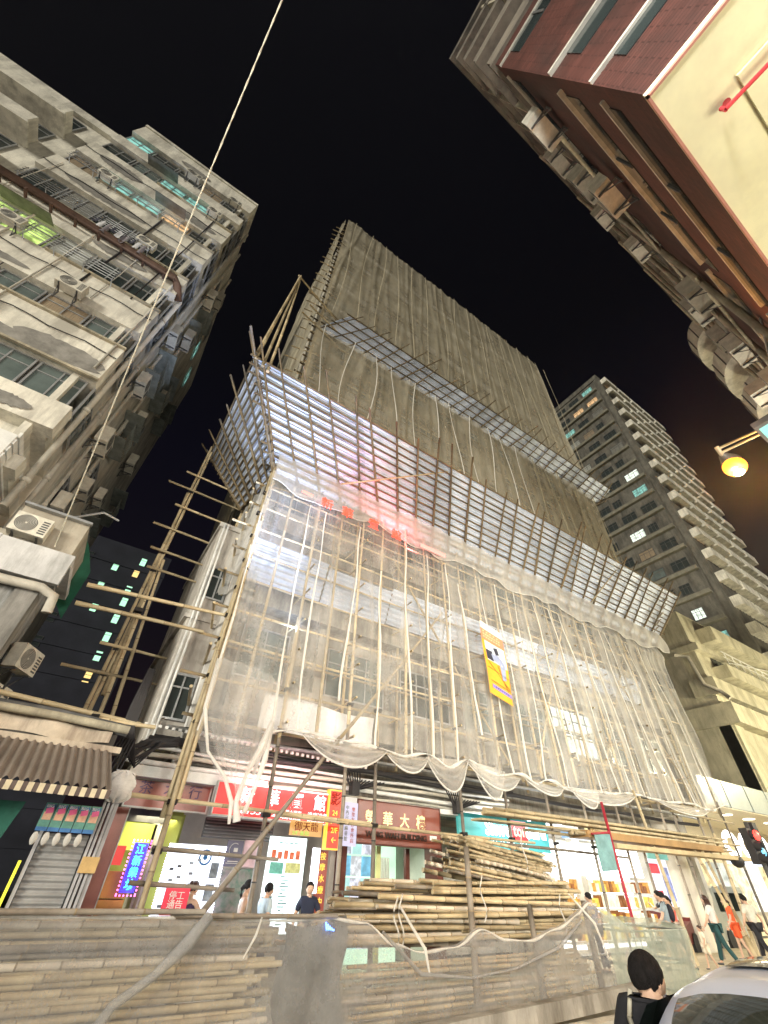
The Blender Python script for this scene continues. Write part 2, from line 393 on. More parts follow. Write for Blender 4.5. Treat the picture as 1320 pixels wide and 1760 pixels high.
# pale annex wall with old units on the alley corner
w = MB(); w.box(1.22, 2.2, 12.05, 17, 4.1, 10.6); w.box(1.12, 2.2, 12.0, 17, 7.2, 7.32); w.box(1.15, 2.2, 11.98, 17, 10.5, 10.68)
w.build('annex_wall', mat('pale_annex_render', (.60, .57, .52), .8, .3, 1.4, .3, grime=(.30, .27, .24)), mb_)
for z in (4.6, 7.9): window(mb_, (1.38, 12.04, z), .62, 1.1, 0, 2, .3, pane=GLASS)
p = MB()
for x in (1.30, 1.42, 2.05): p.tube([(x, 11.93, 3.5), (x + .02, 11.93, 7), (x, 11.93, 10.6)], .035, 6)
p.build('drain_pipe', WHITEP, mb_)
# ground floor piers and ceiling
w = MB()
for x in (2.25, 6.55, 9.95, 14.7, 16.6, 22.2, 24.9): w.box(x, x + .3, 12.25, 12.6, 0.13, 3.3)
w.box(2.2, 25.3, 14.3, 14.5, .13, 3.3); w.box(2.2, 2.3, 12.6, 14.3, .13, 3.3); w.box(25.2, 25.3, 12.3, 14.3, .13, 3.3)
for x in (6.6, 10.0, 14.8, 22.3): w.box(x, x + .1, 12.6, 14.3, .13, 3.3)
w.build('ground_floor_wall', mat('shop_wall', (.55, .53, .47), .7, .2, 1.5, .1), mb_)
# service pipes and cables above the shopfronts
pp = [(.055, 3.62, WHITEP), (.05, 3.78, PVC), (.04, 3.92, WHITEP), (.06, 4.08, TIE), (.045, 4.20, TIE), (.03, 3.50, PVC), (.05, 4.34, FRAME), (.028, 3.40, WHITEP), (.035, 4.45, TIE)]
for i, (r_, z, mt) in enumerate(pp):
    p = MB(); x1 = 12.6 if i % 3 else 24.5
    y = 11.55 + .07 * (i % 3)
    p.tube([(1.0 + .1 * i + t / 16 * (x1 - 1), y + .04 * math.sin(t * 2.1 + i), z - .02 * math.sin(t * 1.3 + i * 2) - (.06 if mt is TIE else .0) * abs(math.sin(t * .8 + i))) for t in range(17)], r_, 7)
    p.build('service_pipe', mt, mb_)
p = MB()
for i in range(40):
    x = 1.1 + i * .15; p.box(x, x + .07, 11.42, 11.47, 4.28 - i * .004, 4.34 - i * .004)
p.build('cable_tray', WHITEP, mb_)
p = MB(); p.box(1.15, 4.2, 11.35, 11.95, 3.32, 3.52); p.box(4.9, 16, 11.5, 11.95, 3.32, 3.44)
p.build('sign_ledge', WHITEP, mb_)
# junction boxes and drooping cables
for (x, z) in ((6.5, 3.72), (10.1, 3.6)):
    p = MB(); p.box(x, x + .22, 11.25, 11.45, z - .25, z + .05)
    for q in range(7):
        p.tube([(x - .25 + .09 * q, 11.4, z + .30), (x - .1 + .06 * q, 11.33, z + .0 - .05 * (q % 3)), (x + .1 + .03 * q, 11.3, z - .1), (x + .35 + .12 * q, 11.36, z + .12)], .018, 5)
    p.build('cable_bundle', TIE, mb_)

# ------------------------------------------------------------------ left building
LX, LY = -3.75, 10.6
lb = thing('corner_tenement', 'stained cream tenement on the left with bands of steel windows above the alley', 'building')
XL = -10.4
bands = [(8.9, 9.35), (10.5, 11.5), (12.9, 14.8), (16.0, 17.75), (19.45, 20.9), (22.9, 24.5), (26.0, 27.8), (29.4, 30.4), (31.9, 33.6)]
strips = [(11.5, 12.9), (14.8, 16.0), (17.75, 19.45), (20.9, 22.9), (24.5, 26.0), (27.8, 29.4), (30.4, 31.9)]
w = MB()
w.box(XL, LX - .5, LY + .45, 26, 0, 33.0)
for i, (a, b) in enumerate(bands):
    w.box(XL, LX, LY, LY + .45, a, b)
    w.box(XL + .05, LX - .15, LY + .45, 12.9, a, b)
w.box(LX - .5, LX - .02, 12.9, 26, 0, 33.3)
w.box(XL, LX + .05, LY - .08, 13, 33.6, 33.85)
w.box(LX - .62, LX - .45, LY + .1, LY + .45, 8.9, 33)
w.build('wall', CREAM, lb)
w = MB()
w.box(-40, XL, 12.2, 26, 0, 33.6); w.box(-40, XL + .02, 11.95, 12.2, 33.0, 33.9)
for k in range(7):
    z = 11.3 + k * 3.1
    w.box(-30, XL - 2.4, 11.2, 12.2, z, z + 1.15)
    w.box(-30, XL - 2.2, 11.1, 12.2, z - .14, z)
w.build('recessed_wall', CREAM, lb)
for k in range(7):
    z = 12.5 + k * 3.1
    for j in range(5):
        window(lb, (XL - 4.4 - j * 3.0, 12.18, z), 2.0, 1.5, 0, 3, .3, pane=GLASS)
    window(lb, (XL - 1.1, 12.18, z + .2), .55, .7, 0, 1, 0, pane=GLASS)
litmap = {(0, 0): GLASSG, (2, 1): GLASS, (2, 3): LIT_GREEN, (2, 4): LIT_GREEN, (1, 4): LIT_TEAL, (4, 2): LIT_TEAL, (4, 3): LIT_TEAL, (4, 1): LIT_WARM, (5, 2): LIT_TEAL, (5, 1): LIT_TEAL, (6, 4): LIT_TEAL, (5, 3): GLASSG}
for si, (a, b) in enumerate(strips):
    for j in range(5):
        ww = 1.22
        x = LX - .12 - (j + 1) * 1.30
        window(lb, (x, LY + .28, a), ww, b - a, 0, 2 if si > 1 else 2, .28, frame=FRAME, pane=litmap.get((si, j), (CURT[(si * 3 + j) % 3] if (si * 7 + j * 3) % 5 == 0 else (GLASSG if si < 2 else GLASS))))
    window(lb, (LX - .05, LY + .35, a), 1.7, b - a, R(90), 3, .28, pane=GLASSG if si < 2 else GLASS)
# bare plaster patches where the paint has come off, drip hoods and front air conditioners
def blob(x0, x1, z0, z1, seed, name='plaster_patch', mt=PATCH, y=LY - .006):
    y = LY - .004 - .003 * seed
    mb = MB(); q = random.Random(seed); n_ = 26; top = []; bot = []
    for i in range(n_ + 1):
        t = i / n_; e_ = math.sin(math.pi * t) ** .5
        top.append((x0 + (x1 - x0) * t, y, z0 + (z1 - z0) * (.55 + .45 * e_ * q.uniform(.75, 1)))); bot.append((x0 + (x1 - x0) * t, y, z0 + (z1 - z0) * (.55 - .55 * e_ * q.uniform(.7, 1))))
    for i in range(n_): mb.quad(bot[i], bot[i + 1], top[i + 1], top[i])
    mb.build(name, mt, lb)
blob(-8.6, LX - .02, 12.92, 13.45, 1); blob(-6.2, LX - .02, 12.95, 13.9, 2); blob(-10.3, -7.2, 16.05, 16.5, 3); blob(-9.6, -6.4, 22.95, 23.7, 4); blob(-6.5, -4.2, 26.1, 26.9, 5); blob(-9.8, -7.9, 26.3, 27.3, 6); blob(-7, -5, 19.5, 20.1, 7); blob(-5.8, -4.4, 10.6, 11.1, 8); blob(-8, -6.3, 32, 32.8, 9)
for (z, x0) in ((14.85, -9.0), (17.80, -7.5), (20.95, -9.5), (12.95, -8.2), (24.55, -8.8), (27.85, -7.6)):
    mb = MB(); mb.box(x0, LX + .03, LY - .10, LY, z - .10, z - .02); mb.build('sill_course', CREAMD, lb)
FA = ((-6.35, 16.0, .9), (-8.9, 17.8, .8), (-5.2, 28.0, .8), (-7.2, 30.6, .9), (-4.9, 31.0, .8), (-8.9, 24.6, .8), (-6.0, 21.2, .8), (-7.9, 13.9, .8))
for i, (x, z, s_) in enumerate(sorted(FA, key=lambda q: q[1])):
    aircon((x, LY - .03, z - .1), 0, 'air conditioner on the front of the left tenement, %s from the bottom' % ORD[i], s=s_, group='air conditioners on the front of the left tenement')
for i in range(9):
    x = XL + .5 + i * .72 + rng.uniform(-.2, .2); z0 = rng.uniform(9, 20); z1 = z0 + rng.uniform(4, 12)
    mb = MB(); mb.tube([(x, LY - .03, z0), (x + .04, LY - .05, (z0 + z1) / 2), (x - .03, LY - .03, min(33, z1))], .016 + .012 * (i % 3), 5); mb.build('cable', TIE if i % 2 else PVC, lb)
for k, z in enumerate((14.2, 17.0, 23.4, 26.8)):
    mb = MB(); mb.tube([(XL + t * (LX - XL) / 14, LY - .05, z + .06 * math.sin(t * 1.7 + k)) for t in range(15)], .018, 5); mb.build('cable', TIE, lb)
for (x, z, w_) in ((-9.6, 19.3, 1.6), (-7.0, 26.0, 1.4), (-8.6, 29.3, 1.5)):
    mb = MB(); mb.quad((x, LY - .55, z - .25), (x + w_, LY - .55, z - .25), (x + w_, LY, z), (x, LY, z)); mb.quad((x, LY - .55, z - .27), (x, LY, z - .02), (x + w_, LY, z - .02), (x + w_, LY - .55, z - .27)); mb.build('window_hood', mat('hood_metal', (.20, .19, .17), .6, .4, 3), lb)
# rusty ledge pipe, white drain pipes on the alley corner
p = MB(); p.tube([(XL - .3, LY - .18, 20.55), (LX - .35, LY - .18, 20.25), (LX - .12, LY - .14, 19.9), (LX + .12, LY + .3, 19.6)], .16, 8)
p.tube([(XL, LY - .3, 20.2), (LX - .3, LY - .3, 19.95)], .05, 6)
for x in range(8): p.box(XL + .3 + x * .8, XL + .36 + x * .8, LY - .35, LY, 20.0, 20.12)
p.build('ledge_pipe', RUST, lb)
for (x, y, r_, z0, z1) in ((LX + .12, LY + .55, .085, 8.2, 20.0), (LX + .14, 12.2, .07, 3, 33), (LX + .12, 13.6, .06, 3, 33), (LX + .12, 15.5, .07, 3, 33)):
    p = MB(); p.tube([(x, y, z0), (x, y, z1)], r_, 8)
    for z in range(int(z0) + 1, int(z1), 3): p.tube([(x, y, z), (x, y, z + .14)], r_ * 1.3, 8)
    p.build('drain_pipe', PVC, lb)
for k in range(7):   # laundry racks in front of the window bands
    a, b = strips[k]
    if k in (3, 2, 4):
        p = MB()
        for q in range(5): p.tube([(XL + .4, LY - .32, a - .1 + q * .16), (LX - 1.6, LY - .32, a - .1 + q * .16)], .014, 4)
        for q in range(6): p.tube([(XL + .5 + q * .9, LY, a - .12), (XL + .5 + q * .9, LY - .36, a - .12), (XL + .5 + q * .9, LY - .34, a + .6)], .018, 4)
        p.build('laundry_rack', FRAME, lb)
cl = MB()
for i in range(9):
    x = XL + 3.0 + i * .22; cl.grid(lambda u, v: (x + u * .17, LY - .33 + .03 * math.sin(u * 6 + i), 21.0 - v * (.4 + .2 * (i % 3))), 3, 3, m=i % 3)
o = cl.build('laundry', [mat('cloth_dark', (.05, .05, .07), .9), mat('cloth_white', (.6, .6, .62), .9), mat('cloth_grey', (.2, .18, .2), .9)], None,
             label='dark and white washing hung below a window band of the left tenement', cat='laundry')
# side-wall clutter down the alley (each box a thing)
SIDE = LX + .0
for k in range(9):
    for j, y in enumerate((13.0, 15.3, 17.8, 20.5)):
        if rng.random() < .5:
            z = 7.2 + k * 3.0 + rng.uniform(-.4, .4)
            window(lb, (SIDE + .0, y + .9, z), 1.2, 1.3, R(90), 2, .3, pane=GLASS if rng.random() < .9 else LIT_TEAL)
for n_, (y, z, s_) in enumerate(((12.3, 19.5, 1.1), (12.9, 16.3, 1.1), (13.2, 13.0, 1.2), (14.0, 10.4, 1.1), (15.4, 12.3, 1.0), (16.2, 17.5, 1.1), (17.5, 21.0, 1.2), (14.4, 22.8, 1.2), (13.2, 25.6, 1.2), (18.4, 14.2, 1.0), (20.0, 18.0, 1.2), (14.8, 28.8, 1.2))):
    aircon((SIDE, y, z), R(90), 'air conditioner on the alley wall of the left tenement, %s from the bottom' % ORD[sorted((19.5, 16.3, 13.0, 10.4, 12.3, 17.5, 21.0, 22.8, 25.6, 14.2, 18.0, 28.8)).index(z)], group='air conditioners along the alley wall of the left tenement', s=s_)
for k, (y, z) in enumerate(((13.4, 17.8), (15.0, 15.0), (16.5, 20.2), (14.2, 24.2), (19.0, 12.0), (20.5, 22.5), (22, 16))):
    w = MB(); w.box(SIDE, SIDE + .6, y, y + 1.5, z, z + .05)
    for q in range(8): w.tube([(SIDE + .6, y + q * .21, z), (SIDE + .6, y + q * .21, z + 1.1)], .015, 4)
    w.tube([(SIDE + .6, y, z + 1.1), (SIDE + .6, y + 1.5, z + 1.1)], .02, 4); w.box(SIDE, SIDE + .75, y - .1, y + 1.6, z + 1.5, z + 1.54)
    w.build('window_cage', mat('cage_metal', (.22, .24, .22), .6, .4, 3), lb)

# lower lean-to on the corner
lt = thing('lean_to', 'grey patched metal lean-to at first floor height on the alley corner', 'shed')
w = MB()
w.box(-7, -2.05, 10.6, 12.6, 5.5, 6.85); w.box(-7.1, -1.9, 10.45, 12.75, 6.85, 6.93)
w.build('wall', mat('patched_metal', (.50, .50, .49), .6, .25, 1.3, .25, grime=(.16, .16, .15)), lt)
w = MB(); w.box(-3.1, -1.78, 10.55, 12.4, 7.12, 8.08); w.box(-7.1, -3.1, 10.55, 12.4, 7.12, 7.35)
w.build('upper_panel', mat('beige_board', (.42, .38, .31), .7, .25, 1.4, .2, grime=(.22, .20, .16)), lt)
w = MB(); w.box(-7.1, -4.6, 10.36, 10.5, 6.42, 7.13); w.box(-4.59, -3.05, 10.35, 10.5, 6.40, 7.14); w.box(-3.04, -1.66, 10.36, 10.5, 6.38, 7.12); w.box(-7.1, -1.66, 10.5, 12.4, 6.93, 7.10)
w.build('fascia_panel', mat('lean_to_roof', (.60, .60, .60), .6, .2, 1.4, .2, grime=(.30, .30, .29)), lt)
w = MB(); w.box(-3.12, -1.74, 10.42, 10.54, 8.06, 8.12); w.tube([(-2.2, 10.5, 8.1), (-1.7, 10.6, 8.6), (-1.4, 11.2, 8.9)], .03, 6); w.build('edge_trim', FRAME, lt)
p = MB(); p.tube([(-7, 10.42, 6.05), (-1.9, 10.42, 6.25), (-1.62, 10.45, 6.15), (-1.58, 10.5, 5.8)], .10, 9); p.build('drain_pipe', PVC, lt)
w = MB(); w.box(-6, -2.3, 10.55, 10.75, 4.0, 5.5); w.box(-2.3, -1.9, 10.5, 11.0, 3.6, 6.2)
w.build('lower_wall', GREYW, lt)
window(lt, (-4.4, 10.52, 4.2), 2.1, 1.35, 0, 1, 0, frame=WHITEP, pane=GLASS)
for z in (8.2, 8.55, 8.9, 9.25, 9.6):
    pass
w = MB()   # pale louvred balcony above the lean-to
w.box(-8, -4.05, 10.2, 10.28, 8.35, 9.6)
for q in range(6): w.box(-4.06, -4.0, 10.22, 12.2, 8.35 + q * .24, 8.52 + q * .24)
w.build('louvred_balcony', WHITEP, lb)
aircon((-3.05, 10.62, 7.25), 0, 'air conditioner fixed to the beige board above the grey lean-to', s=.80)
for (x, y, z, l_) in ((-2.1, 12.0, 5.05, 'upper of two air conditioners in the dark alley below the lean-to'), (-2.35, 12.4, 4.3, 'lower of two air conditioners in the dark alley below the lean-to')):
    aircon((x, y, z), R(62), l_, s=.85)
gn = MB()
gn.grid(lambda u, v: (-2.75 + u * 1.15 - .2 * v * (1 - u), 12.6 + .15 * math.sin(u * 8 + v * 3) + u * .6, 9.5 - u * 1.1 - v * (1.9 * (1 - .15 * u)) - .15 * math.sin(u * 7)), 16, 16)
gn.build('green_tarpaulin', mat('green_netting', (.015, .10, .06), .7, .35, 2, .2), label='green netting hanging over the alley behind the lean-to', cat='tarpaulin')

# ------------------------------------------------------------------ far dark block at the end of the alley
fb = thing('distant_block', 'dark block closing the end of the alley with small green lit windows', 'building')
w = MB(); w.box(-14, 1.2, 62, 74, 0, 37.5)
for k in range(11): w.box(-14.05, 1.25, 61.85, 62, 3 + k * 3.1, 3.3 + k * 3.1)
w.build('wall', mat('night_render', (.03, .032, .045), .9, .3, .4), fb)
FLIT = emi('alley_lit_window', (.45, .95, .60), 1.2); FLITW = emi('alley_lit_window_warm', (1, .7, .25), 1.1)
for (x, z, mt) in ((-5.5, 33.0, FLIT), (-6.0, 29.9, FLIT), (-5.4, 26.7, FLIT), (-2.55, 34.9, FLIT), (-2.75, 32.9, FLITW), (-2.7, 30.2, FLIT), (-2.5, 28.4, FLIT), (-2.5, 25.9, FLIT), (-2.45, 23.4, FLIT), (-2.4, 20.9, FLIT), (-2.4, 18.3, FLITW)):
    window(fb, (x, 61.98, z), .8, 1.3, 0, 1, .3, frame=FRAMED, pane=mt)
for k in range(6):
    window(fb, (-9, 61.98, 18 + k * 3.1), .8, 1.3, 0, 1, .3, frame=FRAMED, pane=GLASS)

# ------------------------------------------------------------------ right tower and its podium
tw = thing('corner_tower', 'tall tower with a dark flank and cream stepped balconies across the side street', 'building')
TX, TY, TH = 50.0, 11.9, 67.2
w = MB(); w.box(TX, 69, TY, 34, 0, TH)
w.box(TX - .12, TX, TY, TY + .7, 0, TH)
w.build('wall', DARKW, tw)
nf = 20
for k in range(nf):
    z = TH - 2.6 - k * 3.0; w = MB()
    w.box(TX - .45, TX, TY + .9, 33, z, z + .22)
    w.box(TX - .45, TX - .37, TY + .9, 33, z + .22, z + .45)
    w.build('floor_ledge', mat('ledge_render', (.20, .19, .15), .8, .3, 1.5, .2), tw)
LITS = {(0, 0): LIT_TEAL, (1, 0): LIT_WARM, (1, 1): LIT_WARM, (2, 2): LIT_TEAL, (7, 0): LIT_WHITE, (8, 0): LIT_TEAL, (10, 1): LIT_WHITE, (14, 0): LIT_WHITE, (15, 0): LIT_TEAL, (15, 1): LIT_WARM, (5, 3): LIT_TEAL, (12, 1): GLASSG}
LW = {}
for k in range(nf):
    z = TH - 2.6 - k * 3.0 + .75
    for j in range(7):
        q_ = rng.random(); window(tw, (TX - .01, TY + 3.4 + j * 2.7 + (.3 if q_ < .3 else 0), z), 1.9 if q_ > .3 else 1.2, 1.25, R(-90), 3, .3, frame=FRAMED, pane=LITS.get((k, j), CURT[j % 3] if q_ > .8 else GLASS))
for k in range(nf):
    z = TH - 1.6 - k * 3.0
    for j in range(5):   # saw-tooth balconies
        x = TX + .35 + j * 3.7
        hh = 1.1; w = MB(); w.box(x, x + 3.25, TY - .95, TY - .83, z, z + hh); w.box(x, x + 3.25, TY - .83, TY, z, z + .14)
        w.box(x, x + .12, TY - .83, TY, z + .14, z + hh); w.box(x + 3.13, x + 3.25, TY - .83, TY, z + .14, z + hh)
        w.build('balcony_parapet', CREAM, tw)
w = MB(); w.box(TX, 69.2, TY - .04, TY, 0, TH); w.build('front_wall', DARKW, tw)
for k in range(nf + 1):
    z = TH - .32 - k * 3.0 - 1.5
    for j in range(5):
        window(tw, (TX + .9 + j * 3.7, TY - .05, z), 2.0, 1.3, 0, 3, .3, frame=FRAMED, pane=GLASS if (k * 3 + j) % 11 else LIT_WARM)
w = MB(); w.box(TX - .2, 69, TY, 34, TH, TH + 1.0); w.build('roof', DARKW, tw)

pd = thing('podium_building', 'lower olive building with balconies at the corner in front of the tower', 'building')
w = MB()
w.box(35, 49.9, 11.9, 34, 6.2, 18.2)
w.box(34.75, 50, 11.5, 13.1, 11.9, 13.0)          # projecting balcony slab courses
w.box(34.8, 50, 11.2, 34, 10.0, 11.3)
w.box(34.9, 50, 11.55, 34, 15.0, 15.5)
w.box(36.6, 49.9, 10.9, 11.9, 13.2, 14.1); w.box(36.9, 49.9, 10.8, 11.9, 16.0, 17.1)
w.box(35, 35.9, 11.85, 12.6, 6.2, 10.0); w.box(35.1, 36.3, 11.7, 11.84, 6.2, 10.0)
w.box(36.9, 49.9, 12.6, 34, 6.2, 10.0)
w.build('wall', mat('olive_render', (.54, .51, .39), .8, .25, .8, .2, grime=(.32, .30, .22)), pd)
w = MB(); w.box(35.6, 36.9, 12.2, 34, 6.2, 10.0); w.build('dark_infill', mat('unlit_shopfront', (.02, .02, .02), .3, .2, 2), pd)
w = MB()
for x in range(10):
    w.tube([(37 + x * 1.2, 10.85, 14.1), (37 + x * 1.2, 10.85, 15.0)], .04, 5)
w.tube([(36.6, 10.85, 15.0), (49, 10.85, 15.0)], .05, 5); w.tube([(36.6, 10.85, 14.6), (49, 10.85, 14.6)], .03, 5)
w.tube([(36.9, 10.82, 14.2), (48.5, 10.82, 16.0)], .04, 5)
w.build('railing', WHITEP, pd)
p = MB(); p.tube([(34.8, 13.2, 15.0), (34.75, 12.4, 14.6), (34.75, 12.2, 12.6), (34.7, 11.4, 11.9), (34.7, 11.1, 11.4)], .13, 8); p.build('drain_pipe', PVC, pd)
for (y, z) in ((16.2, 12.9), (16.2, 15.8), (19.5, 12.9), (19.5, 15.8)):
    window(pd, (34.97, y, z), 2.0, 1.5, R(-90), 3, .3, frame=FRAMED, pane=GLASS)
for i in range(4):
    window(pd, (37.2 + i * 3, 11.88, 11.5), 2.2, 1.4, 0, 3, .3, frame=FRAMED, pane=GLASS)
    window(pd, (37.2 + i * 3, 11.88, 14.4), 2.2, 1.3, 0, 3, .3, frame=FRAMED, pane=GLASS)
# ground floor arcade with downlights and the big white ring sign
w = MB()
w.quad((25.7, 11.2, 4.95), (60, 11.2, 4.95), (60, 11.2, 6.1), (25.7, 11.2, 6.1)); w.quad((25.7, 11.2, 6.1), (60, 11.2, 6.1), (60, 16, 6.1), (25.7, 16, 6.1))
for i in range(12): w.box(25.7 + i * 2.4, 25.76 + i * 2.4, 11.16, 11.2, 4.95, 6.1)
w.build('canopy_fascia', mat('glass_fascia', (.36, .40, .40), .25, .1, 1, 0), pd)
w = MB(); w.box(25.7, 60, 11.25, 16, 4.90, 4.95); w.box(25.75, 60, 15.9, 16.1, 0, 4.9); w.box(25.6, 25.8, 13.5, 16, 0, 4.9)
w.build('arcade_ceiling', mat('arcade_ceiling', (.66, .60, .46), .6, .05, 1), pd)
for i in range(7):
    w = MB(); w.disc((27.6 + i * 2.55, 12.4, 4.88), .28, 'z', 16); w.build('downlight', emi('downlight_glow', (1, .92, .8), 9), pd)
DSP = [emi('display_a', (1, .86, .52), 1.3, .5, 3), emi('display_b', (.92, .90, .78), 1.4, .4, 3), emi('display_c', (1, .80, .40), 1.1, .5, 4), emi('display_d', (.75, .8, .7), 1.0, .5, 2)]
for i in range(14):
    x = 26.4 + i * 2.2; sh = MB(); sh.box(x, x + 1.9, 15.6, 15.85, 1.0, 3.1); sh.build('display_window', DSP[i % 4], pd)
for x in (31, 40, 49): lamp('arcade_ceiling_glow', 'AREA', (x, 13.2, 4.7), 420, (1, .84, .52), 5, target=(x, 13.0, 0), size_y=2)
# ------------------------------------------------------------------ red tiled building overhead, on our side of the street
rb = thing('arcade_building', 'maroon tiled building overhanging the street with a bright cream soffit', 'building')
RX, RY, RZ, RT = 1.8, -0.9, 6.55, 25.2
w = MB(); w.box(RX, 42, -16, RY, 6.70, 14.2)
w.box(RX, 42, -16, RY - .02, 14.2, 14.9)
w.build('wall', MAROON, rb)
GREYB = mat('grey_brown_render', (.20, .175, .145), .85, .3, 1.3, .25, grime=(.10, .09, .08))
w = MB(); w.box(RX + .3, 42, -16, RY - .35, 14.9, RT)
for k in range(4):
    z = 15.0 + k * 2.75
    w.box(RX - .05, 42, -16, RY + .05, z, z + .18)
    w.box(RX - .02, RX + .1, -16, RY, z + .18, z + 1.05); w.box(RX, 42, RY - .12, RY, z + .18, z + 1.05)
w.box(RX - .1, 42, -16, RY + .1, RT - .2, RT + .5)
w.build('upper_wall', GREYB, rb)
w = MB()
for i in range(26):
    x = RX + 1.4 + i * 1.5
    w.box(x, x + .07, RY - .35, RY + .02, 14.9, RT)
for i in range(8):
    y = RY - 1.5 - i * 1.6
    w.box(RX - .02, RX + .3, y, y + .08, 14.9, RT)
w.build('balcony_dividers', mat('divider_paint', (.40, .36, .28), .8, .2, 3), rb)
w = MB(); w.box(RX - .01, 42, -16, RY + .01, RZ, 6.70)
w.box(RX + .14, 42, -16, RY - .14, RZ + .05, RZ + .06)
w.build('soffit', SOFFIT, rb)
w = MB(); w.box(RX - .03, 42, RY + .01, RY + .03, RZ - .01, RZ + .03); w.box(RX - .03, RX - .01, -16, RY + .03, RZ - .01, RZ + .03)
w.build('soffit_trim', mat('pink_trim', (.50, .22, .17), .6, .2, 2), rb)
w = MB()
w.box(RX + .42, 42, -16, RY - .42, RZ - .03, RZ - .001)
w.build('soffit_panel', SOFFIT, rb)
p = MB(); p.tube([(2.30, -1.16, 6.44), (2.33, -3.5, 6.44)], .017, 8); p.tube([(2.305, -1.16, 6.44), (2.305, -1.16, 6.52)], .017, 8); p.disc((2.305, -1.2, 6.515), .03, 'z', 10)
p.build('sprinkler_pipe', mat('red_pipe_paint', (.55, .05, .06), .45, .15, 3), rb)
WBM = [mat('sill_paint', (.50, .48, .42), .6, .3, 4), GLASS, FRAMED]
for (z, h, l_, d) in ((7.75, .34, .06, .05), (9.25, .60, .07, .07), (13.1, .9, .07, .05)):
    for (x0, x1) in ((RX + .3, 5.6), (6.0, 12), (12.6, 20), (20.5, 41)):
        w = MB(); w.box(x0, x1, RY, RY + .012, z, z + h, m=1); w.box(x0 - .1, x1 + .1, RY, RY + d - .01, z + h, z + h + l_, m=0)
        k = int((x1 - x0) / 1.0)
        for i in range(1, k): w.box(x0 + (x1 - x0) * i / k - .02, x0 + (x1 - x0) * i / k + .02, RY + .012, RY + .03, z, z + h, m=2)
        w.build('window_band', WBM, rb)
    for (y0, y1) in ((-3.4, RY - .25), (-8, -3.9), (-14, -8.6)):
        w = MB(); w.box(RX - .012, RX, y0, y1, z, z + h, m=1); w.box(RX - d + .01, RX, y0 - .1, y1 + .25, z + h, z + h + l_, m=0)
        for i in range(1, 4): w.box(RX - .03, RX - .012, y0 + (y1 - y0) * i / 4 - .02, y0 + (y1 - y0) * i / 4 + .02, z, z + h, m=2)
        w.build('window_band', WBM, rb)

p = MB()
for (z, x0, x1) in ((12.6, 3, 30), (10.9, 6.5, 30), (8.9, 8, 30)):
    p.tube([(x0 + t * (x1 - x0) / 12, RY + .12, z + .12 * math.sin(t * 1.3 + z)) for t in range(13)], .035, 5)
for x in (6.7, 9.2, 12.3, 14.4, 17): p.tube([(x, RY + .1, 7), (x, RY + .1, 25)], .06, 6)
p.build('drain_pipe', CREAMD, rb)
ACS = ((3.1, 12.1, .8, 0), (4.7, 15.1, .8, 0), (4.8, 12.9, .85, 0), (4.5, 11.0, .8, 0), (7.8, 17.6, .8, 0), (8.2, 15.3, .8, 0), 
                                   (9.6, 13.1, .9, 0), (7.5, 10.9, .85, 0), (10.4, 11.8, .9, 0), (11.6, 13.8, .9, 0), (12.6, 12.2, .9, 1), (9.9, 9.8, .85, 0), (13.6, 10.9, .9, 0), (15.0, 13.0, .95, 0),  (16.4, 11.2, .95, 0))
acx = sorted(q[0] for q in ACS)
for i, (x, z, s_, st) in enumerate(ACS):
    aircon((x, RY + .03, z), R(180), '%s air conditioner from the near corner on the maroon building' % ORD[acx.index(x)], style=st, s=s_, group='air conditioners on the maroon building')
# rounded cream balconies further along
for k in range(5):
    z = 11.8 + k * 2.6
    for (xa, xb) in ((17.5, 21.5), (22.5, 27.5)):
        w = MB()
        w.grid(lambda u, v: (xa + (xb - xa) * (.5 - .5 * math.cos(math.pi * u)), RY + 1.0 * math.sin(math.pi * u), z + v * 1.1), 14, 1)
        w.grid(lambda u, v: (xa + (xb - xa) * (.5 - .5 * math.cos(math.pi * u)), RY + 1.0 * math.sin(math.pi * u) * v, z), 14, 1)
        for q in range(1, 7):
            u = q / 7; w.tube([(xa + (xb - xa) * (.5 - .5 * math.cos(math.pi * u)), RY + 1.02 * math.sin(math.pi * u), z), (xa + (xb - xa) * (.5 - .5 * math.cos(math.pi * u)), RY + 1.02 * math.sin(math.pi * u), z + 1.1)], .03, 4, m=1)
        w.build('rounded_balcony', [CREAM, FRAMED], rb)

# sodium street lamp on a twin bracket, and the teal box sign beside it
sl = thing('street_lamp', 'glowing orange street lamp on a pale twin bracket beside the teal sign', 'street lamp')
p = MB()
p.tube([(7.82, -.28, 7.86), (7.30, .70, 7.62)], .022, 8); p.tube([(7.90, -.28, 7.84), (7.38, .72, 7.58)], .022, 8)
p.tube([(7.82, -.9, 8.0), (7.86, -.26, 7.86)], .03, 8)
p.tube([(7.28, .70, 7.66), (7.42, .72, 7.50)], .035, 8)
p.build('bracket', mat('bracket_paint', (.62, .52, .36), .5, .15, 5), sl)
p = MB(); p.tube([(7.40, .72, 7.56), (7.50, .70, 7.46), (7.60, .68, 7.44)], [.05, .13, .15], 12); p.build('lamp_shade', FRAMED, sl)
p = MB(); p.ball((7.62, .70, 7.22), .10, .08, .03, 14, 8); p.build('lamp_bulb', emi('bulb_core', (1, .85, .6), 14), sl)
p = MB(); p.ball((7.62, .70, 7.36), .23, .17, .13, 20, 12)
p.build('lamp_globe', emi('sodium_globe', (1.0, .31, .02), 2.6), sl)
lamp("street_lamp_glow", 'POINT', (7.62, .72, 7.14), 650, (1.0, .42, .10), .10)




